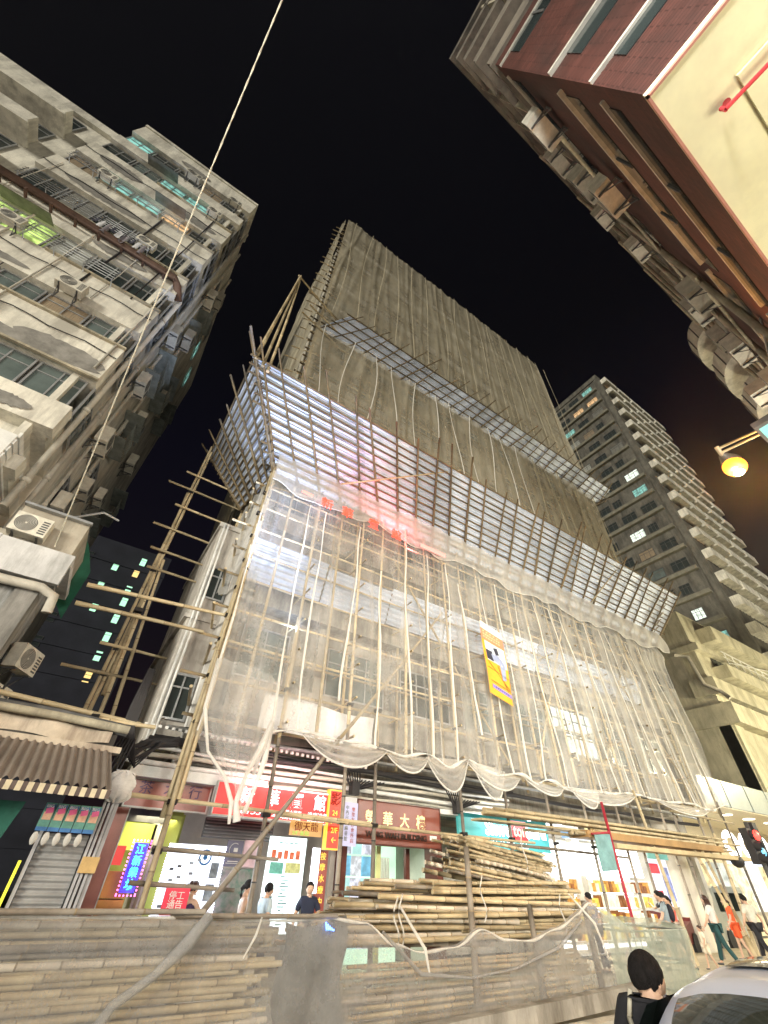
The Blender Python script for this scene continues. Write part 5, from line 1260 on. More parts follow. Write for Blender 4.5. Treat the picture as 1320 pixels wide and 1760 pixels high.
def BN(u, v):
    x = -3 + u * 14.2; zt = topb(x); z = zt * (1 - v) + .18 * v
    y = 7.40 - .05 * mnoise.noise(Vector((x * 2, z * 3, 1))) - .05 * fold(x + z * .4, 0, ridN, 0) + .22 * max(0, 1 - abs(x - 3.7) / .5) * 0
    if v < .04: y += .10 * (1 - v / .04)
    return (x, y, z)
ridN = [(2.05, 1.0, .10, .3), (2.3, .5, .08, .2), (4.2, .5, .15, .1), (6.3, .4, .2, .2), (8.3, .5, .2, .4), (10.2, 1.0, .16, .5), (9.6, .4, .15, .1), (-.6, .6, .15, .2)]
mb = MB(); mb.grid(BN, 260, 40); mb.build('net_sheet', NETG, bn)
mb = MB(); mb.tube([Vector(BN(i / 160, .02)) + Vector((0, -.02, 0)) for i in range(161)], [.016 + .008 * math.sin(i * .7) for i in range(161)], 6); mb.build('net_hem', NETF, bn)
def droop(pts, r0, nm='net_gather', mt=None):
    mb = MB(); mb.tube(pts, [r0 * (1 + .35 * math.sin(i * 1.9)) for i in range(len(pts))], 6); mb.build(nm, mt or NETG, bn)
droop([(2.25, 7.28, 1.44), (2.05, 7.26, 1.2), (1.75, 7.25, .95), (1.4, 7.24, .75), (1.2, 7.24, .4)], .06)
droop([(2.95, 7.28, 1.42), (2.9, 7.27, 1.25), (2.78, 7.27, 1.05)], .012, mt=NETF)
droop([(9.75, 7.6, 1.72), (10.0, 7.3, 1.3), (10.15, 7.3, .95), (10.2, 7.3, .82)], .018, mt=NETF)
droop([(5.55, 7.75, 1.5), (5.7, 7.3, 1.05), (5.75, 7.28, .8)], .018, mt=NETF)
droop([(4.9, 7.30, 1.25), (5.6, 7.28, .80), (6.6, 7.28, .72), (7.6, 7.28, .78), (8.8, 7.28, 1.0), (9.6, 7.28, 1.35)], .022)
mb = MB(); bamboo(mb, (-2.2, 7.36, 1.475), (2.2, 7.36, 1.47), .035, .7, 6, .01, rp); mb.build('rail_pole', [BAMG, NODE], label='bamboo rail along the top of the near left net', cat='bamboo pole')
mb = MB(); bamboo(mb, (1.8, 7.40, 1.43), (4.15, 7.38, 1.42), .032, .6, 6, .01, rp); mb.build('rail_pole', [BAMG, NODE], label='shorter bamboo rail ending at the gap between the stacks', cat='bamboo pole')
mb = MB(); mb.obox((7.9, 7.15, .30), (3.4, .0, .10), (0, .10, 0), (0, 0, .11)); mb.build('timber_kerb', CONC, label='grey concrete baulk along the foot of the near net', cat='timber')
mb = MB(); mb.obox((7.8, 7.0, .06), (3.6, .0, .04), (0, .12, 0), (0, 0, .09)); mb.build('timber_kerb', CREAM, label='painted kerb beam in front of the concrete baulk', cat='timber')
mb = MB()
for i in range(5): mb.tube([(3.95 + .03 * i, 7.34, 1.36 - .02 * i), (3.97 + .03 * i, 7.34, 1.28)], .012, 5)
mb.build('blue_lamp', emi('blue_led', (.10, .25, 1.0), 5), label='tiny blue light clipped on the net between the stacks', cat='light')
# net-covered pen to the right of the stacks
pn = thing('netted_pen', 'pale mesh pen with a greenish white cover right of the bamboo stacks', 'pen')
mb = MB()
for (x, y) in ((11.3, 7.5), (13.4, 7.5), (13.4, 8.9), (11.3, 8.9)): mb.tube([(x, y, 0), (x, y, 1.18)], .025, 6)
for z in (.15, .65, 1.15):
    mb.tube([(11.3, 7.5, z), (13.4, 7.5, z), (13.4, 8.9, z), (11.3, 8.9, z), (11.3, 7.5, z)], .02, 5)
for i in range(11): mb.tube([(11.3 + i * .21, 7.5, 0), (11.3 + i * .21, 7.5, 1.15)], .009, 4)
for i in range(6): mb.tube([(11.3, 7.5, .2 + i * .17), (13.4, 7.5, .2 + i * .17)], .008, 4)
mb.build('pen_frame', FRAME, pn)
NETP = net_mat('pen_gauze', (.55, .62, .54), .22, .50, 1.5, facing=.2)
mb = MB(); mb.grid(lambda u, v: (10.4 + 3.1 * u, 7.42 - .05 * math.sin(u * 9 + v * 3) + 1.5 * 0, (1.55 - .38 * min(1, u * 3)) * (1 - v) + .05 * v), 40, 16); mb.grid(lambda u, v: (11.0 + 2.5 * u, 7.42 + 1.5 * v, 1.2 + .12 * math.sin(v * 3.1) - .02 * math.sin(u * 9)), 20, 10); mb.grid(lambda u, v: (13.48 + .04 * math.sin(v * 9), 7.4 + 1.5 * u, 1.2 - 1.1 * v), 10, 10)
mb.build('pen_cover', NETP, pn)
# leaning pairs of bamboo on the right and the pole foot
for (a, b, l_) in (((18.4, 10.1, .1), (18.0, 10.2, 4.6), 'stout upright pole at the near edge of the pavement'), ((21.9, 9.9, .1), (20.6, 10.1, 3.2), 'leaning pole, left one of the pair before the silver van'), ((22.0, 9.9, .1), (21.2, 10.1, 3.3), 'leaning pole, right one of the pair before the silver van'), ((22.05, 9.9, .15), (23.0, 10.2, 3.6), 'leaning pole rising from the foot of the pair to the right')):
    mb = MB(); bamboo(mb, a, b, .06, .6, 7, .01, rp); mb.build('bamboo_post', NB, label=l_, cat='post')
# ------------------------------------------------------------------ people
SKINM = mat('skin', (.55, .36, .26), .5, .08, 6, 0, spec=.35)
HAIRM = mat('black_hair', (.014, .012, .012), .8, .5, 60, .6, spec=.15, stretch=(1, 1, .3))
HAIRB = mat('brown_hair', (.05, .022, .015), .45, .3, 30, .1, spec=.4)
EYEM = mat('eye', (.02, .02, .02), .2, 0)
def skin(verts, edges, radii, sub=1, root=0):
    me = bpy.data.meshes.new('s'); me.from_pydata([tuple(v) for v in verts], edges, []); o = bpy.data.objects.new('s', me); COL.objects.link(o)
    o.modifiers.new('Skin', 'SKIN')
    if not me.skin_vertices: me.attributes  # layer comes with the modifier
    sv = me.skin_vertices[0].data
    for i, r in enumerate(radii): sv[i].radius = r if isinstance(r, tuple) else (r, r)
    for i in range(len(verts)): sv[i].use_root = (i == root)
    o.modifiers['Skin'].use_smooth_shade = True
    if sub:
        s = o.modifiers.new('Sub', 'SUBSURF'); s.levels = sub; s.render_levels = sub
    bpy.context.view_layer.update()
    dg = bpy.context.evaluated_depsgraph_get(); out = bpy.data.meshes.new_from_object(o.evaluated_get(dg)); bpy.data.objects.remove(o)
    return out
def rotx(v, a):
    c, s = math.cos(a), math.sin(a); return Vector((v[0], v[1] * c - v[2] * s, v[1] * s + v[2] * c))
def person(label, x, y, head_deg, h=1.68, shirt=(.4, .4, .4), sleeves='short', legs='trousers', lcol=(.03, .03, .04), hair='short', hm=None, stride=18, arms=(15, -15), elbow=(20, 20), hx=0.0, z0=.13, slim=1.0, mask=False, lean=0.0, abd=.10, fingers=True, hz=1.0, nk_=0.0):
    k = h / 1.68
    t = thing('person', label, 'person', (x, y, z0), R(head_deg))
    st = R(stride)
    def limb(origin, a1, l1, a2, l2):
        p1 = Vector(origin) + rotx((0, 0, -l1), a1); p2 = p1 + rotx((0, 0, -l2), a2); return p1, p2
    V = {}; V['pel'] = Vector((0, 0, .93)); V['waist'] = Vector((0, .01, 1.06)); V['chest'] = Vector((0, 0, 1.24)); V['nb'] = Vector((0, -.01, 1.385)); V['nk'] = Vector((0, .012, 1.435)); V['hd'] = Vector((0, .02, 1.462))
    for s_, nm, ang in ((-1, 'L', arms[0]), (1, 'R', arms[1])):
        V['sh' + nm] = Vector((s_ * .165 * slim, -.005, 1.345)); a = R(ang); e_ = R(elbow[0 if s_ < 0 else 1])
        p1, p2 = limb(V['sh' + nm], a, .285, a + e_, .245)
        p1.x += s_ * abd; p2.x += s_ * abd * 1.15
        V['el' + nm] = p1; V['wr' + nm] = p2
        V['hp' + nm] = Vector((s_ * .088, 0, .89)); a = st * s_
        kn = V['hp' + nm] + rotx((0, 0, -.42), a); an = kn + rotx((0, 0, -.405), a - (R(14) if a < 0 else R(4)) * (1 if stride else 0))
        V['kn' + nm] = kn; V['an' + nm] = an; V['to' + nm] = an + Vector((s_ * .02, .13, -.035))
    low = min(V['anL'].z, V['anR'].z) - .065
    for q in V: V[q].z -= low
    if lean:
        for q in V:
            if q not in ('pel', 'hpL', 'hpR', 'knL', 'knR', 'anL', 'anR', 'toL', 'toR'):
                d = V[q] - V['pel']; V[q] = V['pel'] + rotx(d, -R(lean))
    for q in V: V[q] *= k
    names = list(V); idx = {n_: i for i, n_ in enumerate(names)}
    E_ = [('pel', 'waist'), ('waist', 'chest'), ('chest', 'nb'), ('nb', 'nk'), ('nk', 'hd'), ('chest', 'shL'), ('shL', 'elL'), ('elL', 'wrL'), ('chest', 'shR'), ('shR', 'elR'), ('elR', 'wrR'),
          ('pel', 'hpL'), ('hpL', 'knL'), ('knL', 'anL'), ('anL', 'toL'), ('pel', 'hpR'), ('hpR', 'knR'), ('knR', 'anR'), ('anR', 'toR')]
    rad = {'pel': (.135, .105), 'waist': (.118, .088), 'chest': (.140, .100), 'nb': (.075, .06), 'nk': (.058, .060), 'hd': (.05, .05), 'shL': .055, 'shR': .055, 'elL': .040, 'elR': .040, 'wrL': .026, 'wrR': .026, 'hpL': .082, 'hpR': .082, 'knL': .054, 'knR': .054, 'anL': .036, 'anR': .036, 'toL': .034, 'toR': .034}
    def sc_(r, m_, add=0): 
        r = r if isinstance(r, tuple) else (r, r); return ((r[0] * m_ + add) * k, (r[1] * m_ + add) * k)
    body = skin([V[n_] for n_ in names], [(idx[a], idx[b]) for a, b in E_], [sc_(rad[n_], 1) for n_ in names])
    bm = bmesh.new(); bm.from_mesh(body); bpy.data.meshes.remove(body)
    # head
    hc = V['hd'] + Vector((0, .020, .072 - nk_)) * k; yaw = R(hx); kh = k * hz
    def addball(c, rx, ry, rz, nu=14, nv=10, shape=None):
        g_ = MB(); g_.ball((0, 0, 0), rx, ry, rz, nu, nv); off = len(bm.verts)
        vs = []
        for p in g_.v:
            p = Vector(p)
            if shape: p = shape(p)
            p = Vector((p.x * math.cos(yaw) - p.y * math.sin(yaw), p.x * math.sin(yaw) + p.y * math.cos(yaw), p.z))
            vs.append(bm.verts.new(hc + (p + c_rot(c)) * kh))
        for f in g_.f:
            try: fc = bm.faces.new([vs[i] for i in f]); fc.smooth = True
            except ValueError: pass
    def c_rot(c): return Vector((c[0] * math.cos(yaw) - c[1] * math.sin(yaw), c[0] * math.sin(yaw) + c[1] * math.cos(yaw), c[2]))
    def hs(p):
        if p.z < -.03: f = 1 - (-.03 - p.z) * 3.2; p.x *= max(.45, f); 
        if p.z < 0 and p.y < 0: p.y *= .85
        return p
    addball((0, 0, 0), .086, .098, .110, 18, 14, hs)
    addball((0, .096, -.012), .013, .020, .022, 8, 6); addball((-.077, -.005, -.008), .010, .02, .03, 8, 6); addball((.077, -.005, -.008), .010, .02, .03, 8, 6)
    addball((0, .082, -.062), .022, .010, .008, 8, 5); addball((0, .074, -.10), .022, .018, .014, 8, 5)
    # hands
    for s_, nm in ((-1, 'L'), (1, 'R')):
        d = (V['wr' + nm] - V['el' + nm]).normalized(); w_ = V['wr' + nm]; side = Vector((0, 1, 0)) - d * d.y; side.normalize(); nrm = d.cross(side)
        pm = skin([w_, w_ + d * .035 * k, w_ + d * .075 * k], [(0, 1), (1, 2)], [(.022 * k, .018 * k), (.036 * k, .015 * k), (.036 * k, .013 * k)]); bm.from_mesh(pm); bpy.data.meshes.remove(pm)
        if fingers:
            for f_, (o_, L_) in enumerate(((.030, .062), (.011, .075), (-.010, .070), (-.029, .055))):
                a0 = w_ + d * .07 * k + side * o_ * k; a1 = a0 + (d * .95 + nrm * s_ * .25) * L_ * .5 * k; a2 = a1 + (d * .75 + nrm * s_ * .6) * L_ * .5 * k
                pm = skin([a0, a1, a2], [(0, 1), (1, 2)], [.0088 * k, .0082 * k, .007 * k], 0); bm.from_mesh(pm); bpy.data.meshes.remove(pm)
            a0 = w_ + d * .025 * k + side * .028 * k; a1 = a0 + (d * .5 + side * .7) * .035 * k; a2 = a1 + (d * .85 + side * .3) * .03 * k
            pm = skin([a0, a1, a2], [(0, 1), (1, 2)], [.011 * k, .010 * k, .008 * k], 0); bm.from_mesh(pm); bpy.data.meshes.remove(pm)
    me = bpy.data.meshes.new('body'); bm.to_mesh(me); bm.free(); me.materials.clear(); me.materials.append(SKINM)
    for p_ in me.polygons: p_.material_index = 0; p_.use_smooth = True
    bo = obj('body', me, t)
    eb = MB()
    for s_ in (-1, 1): eb.ball(hc + c_rot((s_ * .030, .088, .012)) * k, .009 * k, .006 * k, .006 * k, 8, 6)
    eb.build('eyes', EYEM, t)
    # clothes
    def cloth(name, keys, edges, add, mt, over=None, sub=1):
        over = over or {}
        pts = [over.get(q, (V[q], None))[0] if q in over else V[q] for q in keys]
        rr = [over[q][1] if q in over and over[q][1] else sc_(rad[q], 1.0, add) for q in keys]
        m_ = skin(pts, [(keys.index(a), keys.index(b)) for a, b in edges], rr, sub); m_.materials.clear(); m_.materials.append(mt)
        for p_ in m_.polygons: p_.material_index = 0; p_.use_smooth = True
        return obj(name, m_, t)
    sm = mat('shirt_%d' % (len(MATS)), shirt, .85, .15, 6, .15)
    f_ = .55 if sleeves == 'short' else (.98 if sleeves == 'long' else .02)
    keys = ['pel', 'waist', 'chest', 'nb', 'shL', 'elL', 'shR', 'elR']; ov = {}
    for nm in 'LR':
        if sleeves == 'long': pass
        else: ov['el' + nm] = (V['sh' + nm].lerp(V['el' + nm], f_ + .12), sc_(.050 if sleeves == 'short' else .03, 1, .014))
    ov['pel'] = (V['pel'] + Vector((0, 0, -.02 * k)), sc_(rad['pel'], 1, .020)); ov['nb'] = (V['nb'] + Vector((0, 0, .008 * k)), sc_((.088, .074), 1, .012))
    ed = [('pel', 'waist'), ('waist', 'chest'), ('chest', 'nb'), ('chest', 'shL'), ('shL', 'elL'), ('chest', 'shR'), ('shR', 'elR')]
    if sleeves == 'none': keys = [q for q in keys if not q.startswith('el')]; ed = [e_ for e_ in ed if e_[1][:2] != 'el']; ov = {q: v for q, v in ov.items() if not q.startswith('el')}
    if sleeves == 'long':
        keys += ['wrL', 'wrR']; ed += [('elL', 'wrL'), ('elR', 'wrR')]
    cloth('shirt', keys, ed, .020, sm, ov)
    lm_ = mat('legwear_%d' % (len(MATS)), lcol, .85, .2, 8, .15)
    if legs == 'trousers':
        cloth('trousers', ['pel', 'hpL', 'knL', 'anL', 'hpR', 'knR', 'anR'], [('pel', 'hpL'), ('hpL', 'knL'), ('knL', 'anL'), ('pel', 'hpR'), ('hpR', 'knR'), ('knR', 'anR')], .018, lm_,
              {'anL': (V['anL'] + Vector((0, 0, .02)), sc_(.05, 1, .015)), 'anR': (V['anR'] + Vector((0, 0, .02)), sc_(.05, 1, .015))})
    else:
        cloth('shorts', ['pel', 'hpL', 'knL', 'hpR', 'knR'], [('pel', 'hpL'), ('hpL', 'knL'), ('pel', 'hpR'), ('hpR', 'knR')], .02, lm_,
              {'knL': (V['hpL'].lerp(V['knL'], .85), sc_(.075, 1, .015)), 'knR': (V['hpR'].lerp(V['knR'], .85), sc_(.075, 1, .015))})
    for nm in 'LR':
        m_ = skin([V['an' + nm] + Vector((0, -.045 * k, -.035 * k)), V['an' + nm] + Vector((0, .05 * k, -.03 * k)), V['to' + nm] + Vector((0, .02 * k, -.004 * k))], [(0, 1), (1, 2)], [(.038 * k, .034 * k), (.044 * k, .034 * k), (.040 * k, .026 * k)])
        m_.materials.clear(); m_.materials.append(mat('shoe', (.10, .10, .10), .5, .2, 8)); obj('shoe', m_, t)
    # hair
    hm = hm or HAIRM
    hb = MB()
    def HC(u, v, grow=1.0):
        a = 2 * math.pi * u; el = v * 1.0
        # cap reaching low at the back, high over the forehead
        back = .5 - .5 * math.sin(a)      # 0 at front (+y), 1 at back
        lim = math.pi * (.36 + .27 * back + (.06 if abs(math.cos(a)) > .8 else 0)); th = lim * v
        wv = 1 + .018 * math.sin(a * 11 + v * 7) + .012 * math.sin(a * 29 + v * 17); tp_ = 1 - .09 * max(0, v - .75) * 4
        p = Vector((.095 * wv * tp_ * math.cos(a) * math.sin(th), .105 * wv * tp_ * math.sin(a) * math.sin(th), .116 * wv * math.cos(th) + .002)) * grow
        return hc + c_rot(tuple(p)) * kh
    hb.grid(lambda u, v: HC(u, v), 60, 16); hb.grid(lambda u, v: HC(u, 1.0, 1 - .12 * v), 28, 1)
    if hair == 'bun': q = hc + c_rot((0, -.10, .075)) * k; hb.ball(q, .045 * k, .04 * k, .042 * k)
    if hair == 'tied':
        hb.tube([hc + c_rot((0, -.09, .02)) * k, hc + c_rot((0, -.13, -.03)) * k, hc + c_rot((0, -.125, -.12)) * k, hc + c_rot((0, -.11, -.18)) * k], [.03 * k, .035 * k, .028 * k, .01 * k], 10)
    if hair == 'long':
        for j in range(9):
            a = math.pi * (1.0 + j / 8.0)
            q0 = hc + c_rot((.075 * math.cos(a), .085 * math.sin(a), .02)) * k
            hb.tube([q0, q0 + Vector((0, -.012, -.14)) * k, q0 + Vector((.01 * math.cos(a), -.02, -.27)) * k, q0 + Vector((0, -.03, -.40 - .02 * (j % 3))) * k], [.026 * k, .034 * k, .030 * k, .006], 8)
    ho = hb.build('hair', hm, t)
    if mask:
        g_ = MB(); g_.grid(lambda u, v: hc + c_rot((.068 * math.sin((u - .5) * 2.5), .088 * math.cos((u - .5) * 2.3) + .018 * math.cos((u - .5) * 5), -.018 - .085 * v)) * k, 12, 6); g_.build('face_mask', mat('mask_paper', (.62, .60, .68), .8, .05, 5), t)
    return t, V, hc, k

t, V, hc, k = person('man in a black t-shirt with a pale shoulder strap beside the white car', 3.40, 2.20, -60, 1.645, (.018, .018, .022), 'short', 'trousers', (.05, .06, .09), 'short', stride=6, hx=-38, z0=0, mask=True, arms=(8, -6), abd=.10, slim=1.0, hz=1.04, nk_=.058)
mb = MB(); s0 = V['shL'] + Vector((.045, -.075, .05)); 
pts = [V['shL'] + Vector((.05, .085, -.02)), V['shL'] + Vector((.05, .04, .062)), V['shL'] + Vector((.05, -.03, .072)), V['shL'] + Vector((.02, -.11, -.02)), V['chest'] + Vector((-.10, -.135, -.12)), V['pel'] + Vector((-.14, -.15, .05))]
for a, b in zip(pts, pts[1:]):
    mb.tube([a, b], .014, 5)
mb.build('shoulder_strap', mat('strap_cloth', (.45, .42, .34), .8, .1), t)
mb = MB(); mb.obox(V['pel'] + Vector((-.17, -.13, -.08)), (.10, 0, 0), (0, .04, 0), (0, 0, .13)); mb.build('bag', mat('olive_bag', (.14, .20, .10), .8, .2), t)
t, V, hc, k = person('man in a grey t-shirt and black shorts walking with a black backpack', 16.6, 9.6, 35, 1.76, (.26, .32, .36), 'short', 'shorts', (.02, .02, .025), 'short', stride=20, arms=(25, -20))
mb = MB(); mb.ball(V['chest'] + Vector((.02, -.17, -.06)), .13, .09, .20, 12, 10); mb.tube([V['shR'] + Vector((-.03, -.08, .0)), V['shR'] + Vector((-.03, .02, .075)), V['shR'] + Vector((-.05, .11, -.05))], .018, 6); mb.tube([V['shL'] + Vector((.03, -.08, .0)), V['shL'] + Vector((.03, .02, .075)), V['shL'] + Vector((.05, .11, -.05))], .018, 6)
mb.build('backpack', mat('backpack_cloth', (.02, .02, .03), .8, .2), t)
person('woman with long brown hair, white top and dark green wide trousers', 19.3, 9.6, 10, 1.66, (.62, .60, .58), 'short', 'trousers', (.022, .07, .075), 'long', HAIRB, 16, (20, -10))
person('woman in a coral top behind the man with the backpack', 18.4, 10.4, 60, 1.60, (.70, .17, .13), 'none', 'shorts', (.55, .50, .46), 'tied', None, 10, (50, -20), (60, 30))
person('man in a loose white t-shirt and black shorts near the silver van', 21.3, 9.3, -20, 1.72, (.58, .56, .48), 'short', 'trousers', (.02, .02, .025), 'short', None, 18, (10, -14))
person('person in a bright orange dress half hidden behind the white t-shirt', 21.4, 10.0, 30, 1.60, (.80, .12, .04), 'short', 'shorts', (.80, .12, .04), 'tied', HAIRB, 8)
person('woman in dark top leaning before the bright white board', 2.95, 11.15, -60, 1.62, (.05, .03, .08), 'none', 'trousers', (.05, .04, .07), 'bun', HAIRB, 4, (60, 40), (20, 20), lean=6)
person('woman in a pale strappy top with her black hair tied up', 4.02, 11.0, -100, 1.66, (.50, .42, .36), 'none', 'trousers', (.06, .06, .08), 'tied', None, 4, hx=0)
person('person in a pale blue shirt before the glowing menu board', 4.50, 11.05, -80, 1.62, (.45, .55, .62), 'short', 'trousers', (.05, .05, .08), 'short', None, 4)
person('man in a dark shirt in front of the vertical neon sign', 5.45, 11.0, 160, 1.66, (.02, .025, .05), 'short', 'trousers', (.05, .05, .08), 'short', None, 4)
person('person with short hair standing deeper in the bright shop', 14.0, 10.2, 20, 1.62, (.2, .2, .25), 'short', 'trousers', (.05, .05, .08), 'short', None, 4)
person('small child in white beside the woman in the coral top', 17.9, 9.4, 50, .95, (.75, .68, .55), 'short', 'shorts', (.75, .66, .52), 'short', HAIRB, 12, fingers=False)
person('person with dark hair holding a camera towards the shops', 19.2, 11.0, -30, 1.68, (.06, .06, .07), 'short', 'trousers', (.03, .03, .03), 'short', None, 5, (60, 60), (60, 60))

# ------------------------------------------------------------------ white car, near right corner
car = thing('car', 'white car at the bottom right with a dark glass sunroof', 'car', (2.90, 1.22, .05), R(13))
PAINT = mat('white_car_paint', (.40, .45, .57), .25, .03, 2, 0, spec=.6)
CGL = mat('car_glass', (.012, .018, .016), .06, .2, 2, 0, spec=.7)
prof = [(-1.75, .55), (-1.72, .78), (-1.45, .92), (-.55, 1.00), (.42, 1.41), (.80, 1.46), (1.4, 1.48), (2.0, 1.42), (2.7, 1.05), (2.85, .95), (2.9, .55)]
bm_ = MB()
def halfw(x, z):
    w_ = .88 - .04 * abs(x - .6) ** 2 * .25
    if z > .95: w_ -= (z - .95) * .42
    return w_
def PF(s):
    s = s * (len(prof) - 1); i = min(int(s), len(prof) - 2); f = s - i
    p0 = prof[max(0, i - 1)]; p1 = prof[i]; p2 = prof[i + 1]; p3 = prof[min(len(prof) - 1, i + 2)]
    def cr(a, b, c, d): return .5 * ((2 * b) + (-a + c) * f + (2 * a - 5 * b + 4 * c - d) * f * f + (-a + 3 * b - 3 * c + d) * f ** 3)
    return cr(p0[0], p1[0], p2[0], p3[0]), cr(p0[1], p1[1], p2[1], p3[1])
def CB(u, v):
    x, z = PF(u); w_ = halfw(x, z); a = (v - .5) * 2; y = w_ * (abs(a) ** .9) * (1 if a > 0 else -1) ; dz = .09 * abs(a) ** 4
    return (x, y, z - dz)
bm_.grid(CB, 50, 24)
for s_ in (-1, 1):
    bm_.grid(lambda u, v: (PF(u)[0], s_ * (halfw(PF(u)[0], min(PF(u)[1], .95 + .5 * (PF(u)[1] > .95) * (1 - v))) + .02 * math.sin(math.pi * v)) if True else 0, (PF(u)[1] - .09) * (1 - v) + .28 * v), 40, 10)
bm_.grid(lambda u, v: (-1.75 - .06 * math.sin(math.pi * v), -.85 + 1.7 * u, .28 + .5 * v), 6, 6); bm_.grid(lambda u, v: (2.9 + .06 * math.sin(math.pi * v), -.85 + 1.7 * u, .28 + .6 * v), 6, 6)
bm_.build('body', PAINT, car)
def on_roof(x0, x1, y0, y1, name, mt, lift=.008, n=10):
    mb = MB()
    def zat(x):
        for j in range(201):
            px, pz = PF(j / 200)
            if px >= x: return pz
        return 1
    def F(u, v):
        x = x0 + (x1 - x0) * u; y = y0 + (y1 - y0) * v; z = zat(x); a = abs(y) / halfw(x, z)
        return (x, y, z - .09 * min(1, a) ** 4.4 + lift)
    mb.grid(F, n * 2, n); return mb.build(name, mt, car)
on_roof(.95, 1.90, -.46, .46, 'sunroof', CGL, .012)
on_roof(-.50, .40, -.60, .60, 'windscreen', CGL, .01); on_roof(2.12, 2.66, -.60, .60, 'rear_window', CGL, .01)
for s_ in (-1, 1):
    for (xa, xb, xc, xd) in ((-.40, .92, .28, .92), (1.0, 2.42, 1.0, 2.02)):
        mb = MB()
        zt = 1.35
        def S(x, z): return (x, s_ * (halfw(x, z) + .012 + .0), z)
        nn_ = 8
        def SF(u, v):
            zb, z1 = .98, 1.345
            xl = xa + (xc - xa) * v; xr = xb + (xd - xb) * v; x = xl + (xr - xl) * u; z = zb + (z1 - zb) * v
            return S(x, z)
        mb.grid(SF, 8, 5); mb.build('side_window', CGL, car)
    for x in (-1.05, 2.05):
        wh = obj('wheel', None, car, loc=(x, s_ * .80, .32))
        w1 = MB(); w1.tube([(0, -.11, 0), (0, -.09, 0), (0, .09, 0), (0, .11, 0)], [.27, .32, .32, .27], 24); w1.build('tyre', TIE, wh)
        w2 = MB(); w2.disc((0, s_ * .115, 0), .22, 'y', 18); w2.build('rim', FRAME, wh)
    mb = MB(); mb.ball((-.42, s_ * .98, 1.0), .07, .10, .07); mb.build('wing_mirror', PAINT, car)
    mb = MB(); mb.ball((-1.66, s_ * .62, .72), .10, .16, .07); mb.build('headlight', FRAME, car)

# silver van and dark taxi in the side street behind the people
van = thing('van', 'silver van with a lit yellow number panel parked in the side street', 'van', (27.0, 13.4, 0), R(8))
mb = MB(); pv = [(-2.4, .35), (-2.4, 1.0), (-2.2, 1.15), (-1.7, 1.95), (-1.4, 2.02), (2.2, 2.02), (2.35, 1.8), (2.4, .35)]
for (a, b) in zip(pv, pv[1:]): mb.quad((a[0], -.9, a[1]), (a[0], .9, a[1]), (b[0], .9, b[1]), (b[0], -.9, b[1]))
for s_ in (-.9, .9): mb.quad(*[(p[0], s_, p[1]) for p in pv])
mb.build('body', mat('silver_paint', (.42, .45, .43), .3, .1, 1, 0, metal=.3, spec=.5), van)
mb = MB(); mb.quad((-2.23, -.8, 1.17), (-2.23, .8, 1.17), (-1.76, .8, 1.9), (-1.76, -.8, 1.9)); mb.box(-1.6, 2.1, -.93, -.905, 1.2, 1.8); mb.build('windows', CGL, van)
mb = MB(); mb.box(-1.0, -.35, -.96, -.935, 1.22, 1.62); mb.build('number_panel', emi('yellow_panel', (.80, .85, .30), .9, .6, 8), van)
for x in (-1.5, 1.5):
    for s_ in (-.86, .86): mb = MB(); mb.tube([(x, s_ - .1, .34), (x, s_ + .1, .34)], .34, 20); mb.build('wheel', TIE, van)
tx = thing('car', 'dark red taxi with a lit yellow roof sign behind the woman with long hair', 'car', (23.4, 13.0, 0), R(10))
mb = MB(); pv = [(-2.2, .35), (-2.25, .75), (-1.3, .95), (-.7, 1.42), (.9, 1.45), (1.6, 1.0), (2.2, .95), (2.25, .35)]
for (a, b) in zip(pv, pv[1:]): mb.quad((a[0], -.82, a[1]), (a[0], .82, a[1]), (b[0], .82, b[1]), (b[0], -.82, b[1]))
for s_ in (-.82, .82): mb.quad(*[(p[0], s_, p[1]) for p in pv])
mb.build('body', mat('taxi_paint', (.12, .012, .012), .3, .1, 1, 0, spec=.5), tx)
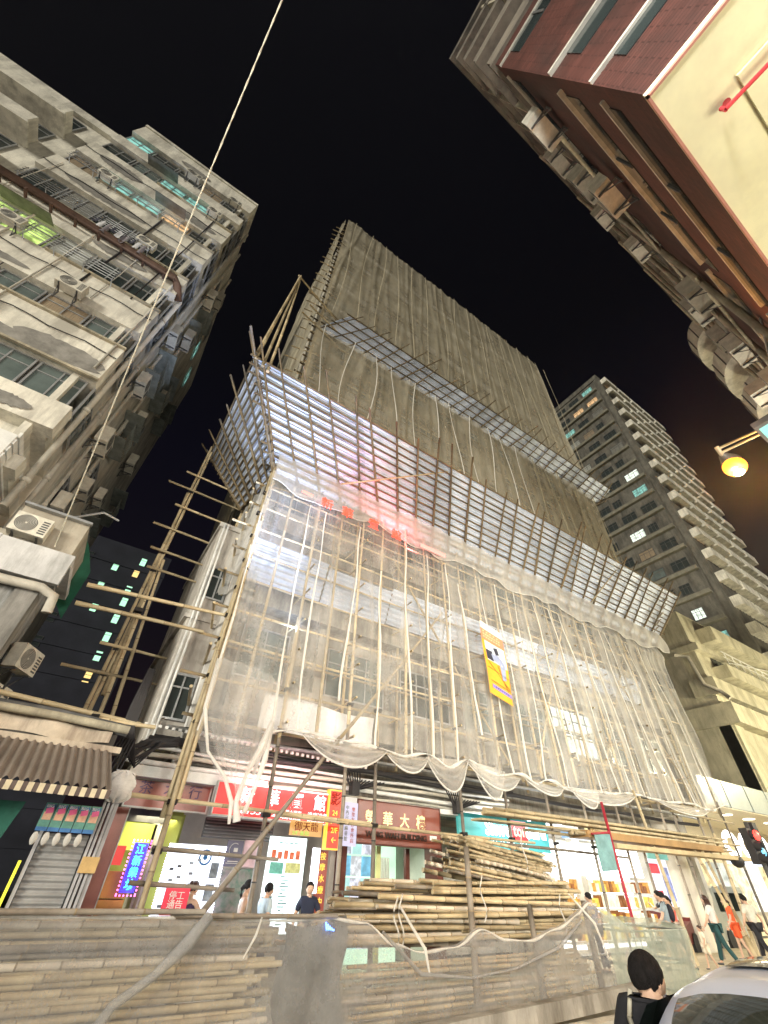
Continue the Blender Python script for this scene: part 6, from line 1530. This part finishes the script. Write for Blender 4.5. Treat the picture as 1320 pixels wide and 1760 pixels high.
mb = MB(); mb.box(-.8, 1.0, -.85, -.825, 1.0, 1.36); mb.build('windows', CGL, tx)
mb = MB(); mb.box(-.25, .25, -.12, .12, 1.46, 1.60); mb.build('roof_light', emi('taxi_light', (1, .85, .2), 2.0), tx)
for x in (-1.35, 1.4):
    for s_ in (-.78, .78): mb = MB(); mb.tube([(x, s_ - .08, .32), (x, s_ + .08, .32)], .32, 20); mb.build('wheel', TIE, tx)

# traffic light at the right edge
tl = thing('traffic_light', 'black traffic light showing red at the right edge of the side street', 'traffic light', (20.35, 8.0, 0))
mb = MB(); mb.tube([(.35, 0, .1), (.35, 0, 3.7)], .07, 10); mb.build('pole', FRAMED, tl)
mb = MB(); mb.box(-.20, .14, -.14, .10, 2.55, 3.5); mb.box(.45, .75, -.14, .10, 2.3, 3.7)
for i in range(3): mb.tube([(-.03, -.14, 2.72 + i * .30), (-.03, -.34, 2.70 + i * .30)], .13, 12, caps=False)
mb.build('housing', TIE, tl)
mb = MB(); mb.ball((-.03, -.30, 3.30), .14, .08, .14, 14, 10); mb.build('red_lens', emi('red_lens', (1, .03, .02), 6), tl)
mb = MB(); mb.ball((-.03, -.30, 2.86), .09, .06, .11, 12, 8); mb.build('blue_lens', emi('blue_lens', (.2, .6, .9), 1.5), tl)
mb = MB(); mb.ball((23.6, 10.0, 2.75), .30, .22, .20, 16, 8); mb.build('camera_housing', TIE, label='dark hooded camera housing hung below the poles on the right', cat='camera')
# ------------------------------------------------------------------ thin haze volume, added for the lamp halo in place of lens bloom
hz = MB(); hz.box(-45, 75, -18, 79, -1.0, 72)
HM = bpy.data.materials.new('lamp_halo_haze'); HM.use_nodes = True; hn = HM.node_tree.nodes; hn.clear()
ho_ = hn.new('ShaderNodeOutputMaterial'); hv = hn.new('ShaderNodeVolumePrincipled')
hv.inputs['Color'].default_value = (.85, .86, .9, 1); hv.inputs['Density'].default_value = .0009; hv.inputs['Anisotropy'].default_value = .88
HM.node_tree.links.new(hv.outputs[0], ho_.inputs['Volume'])
hz.build('haze', HM, kind='stuff')
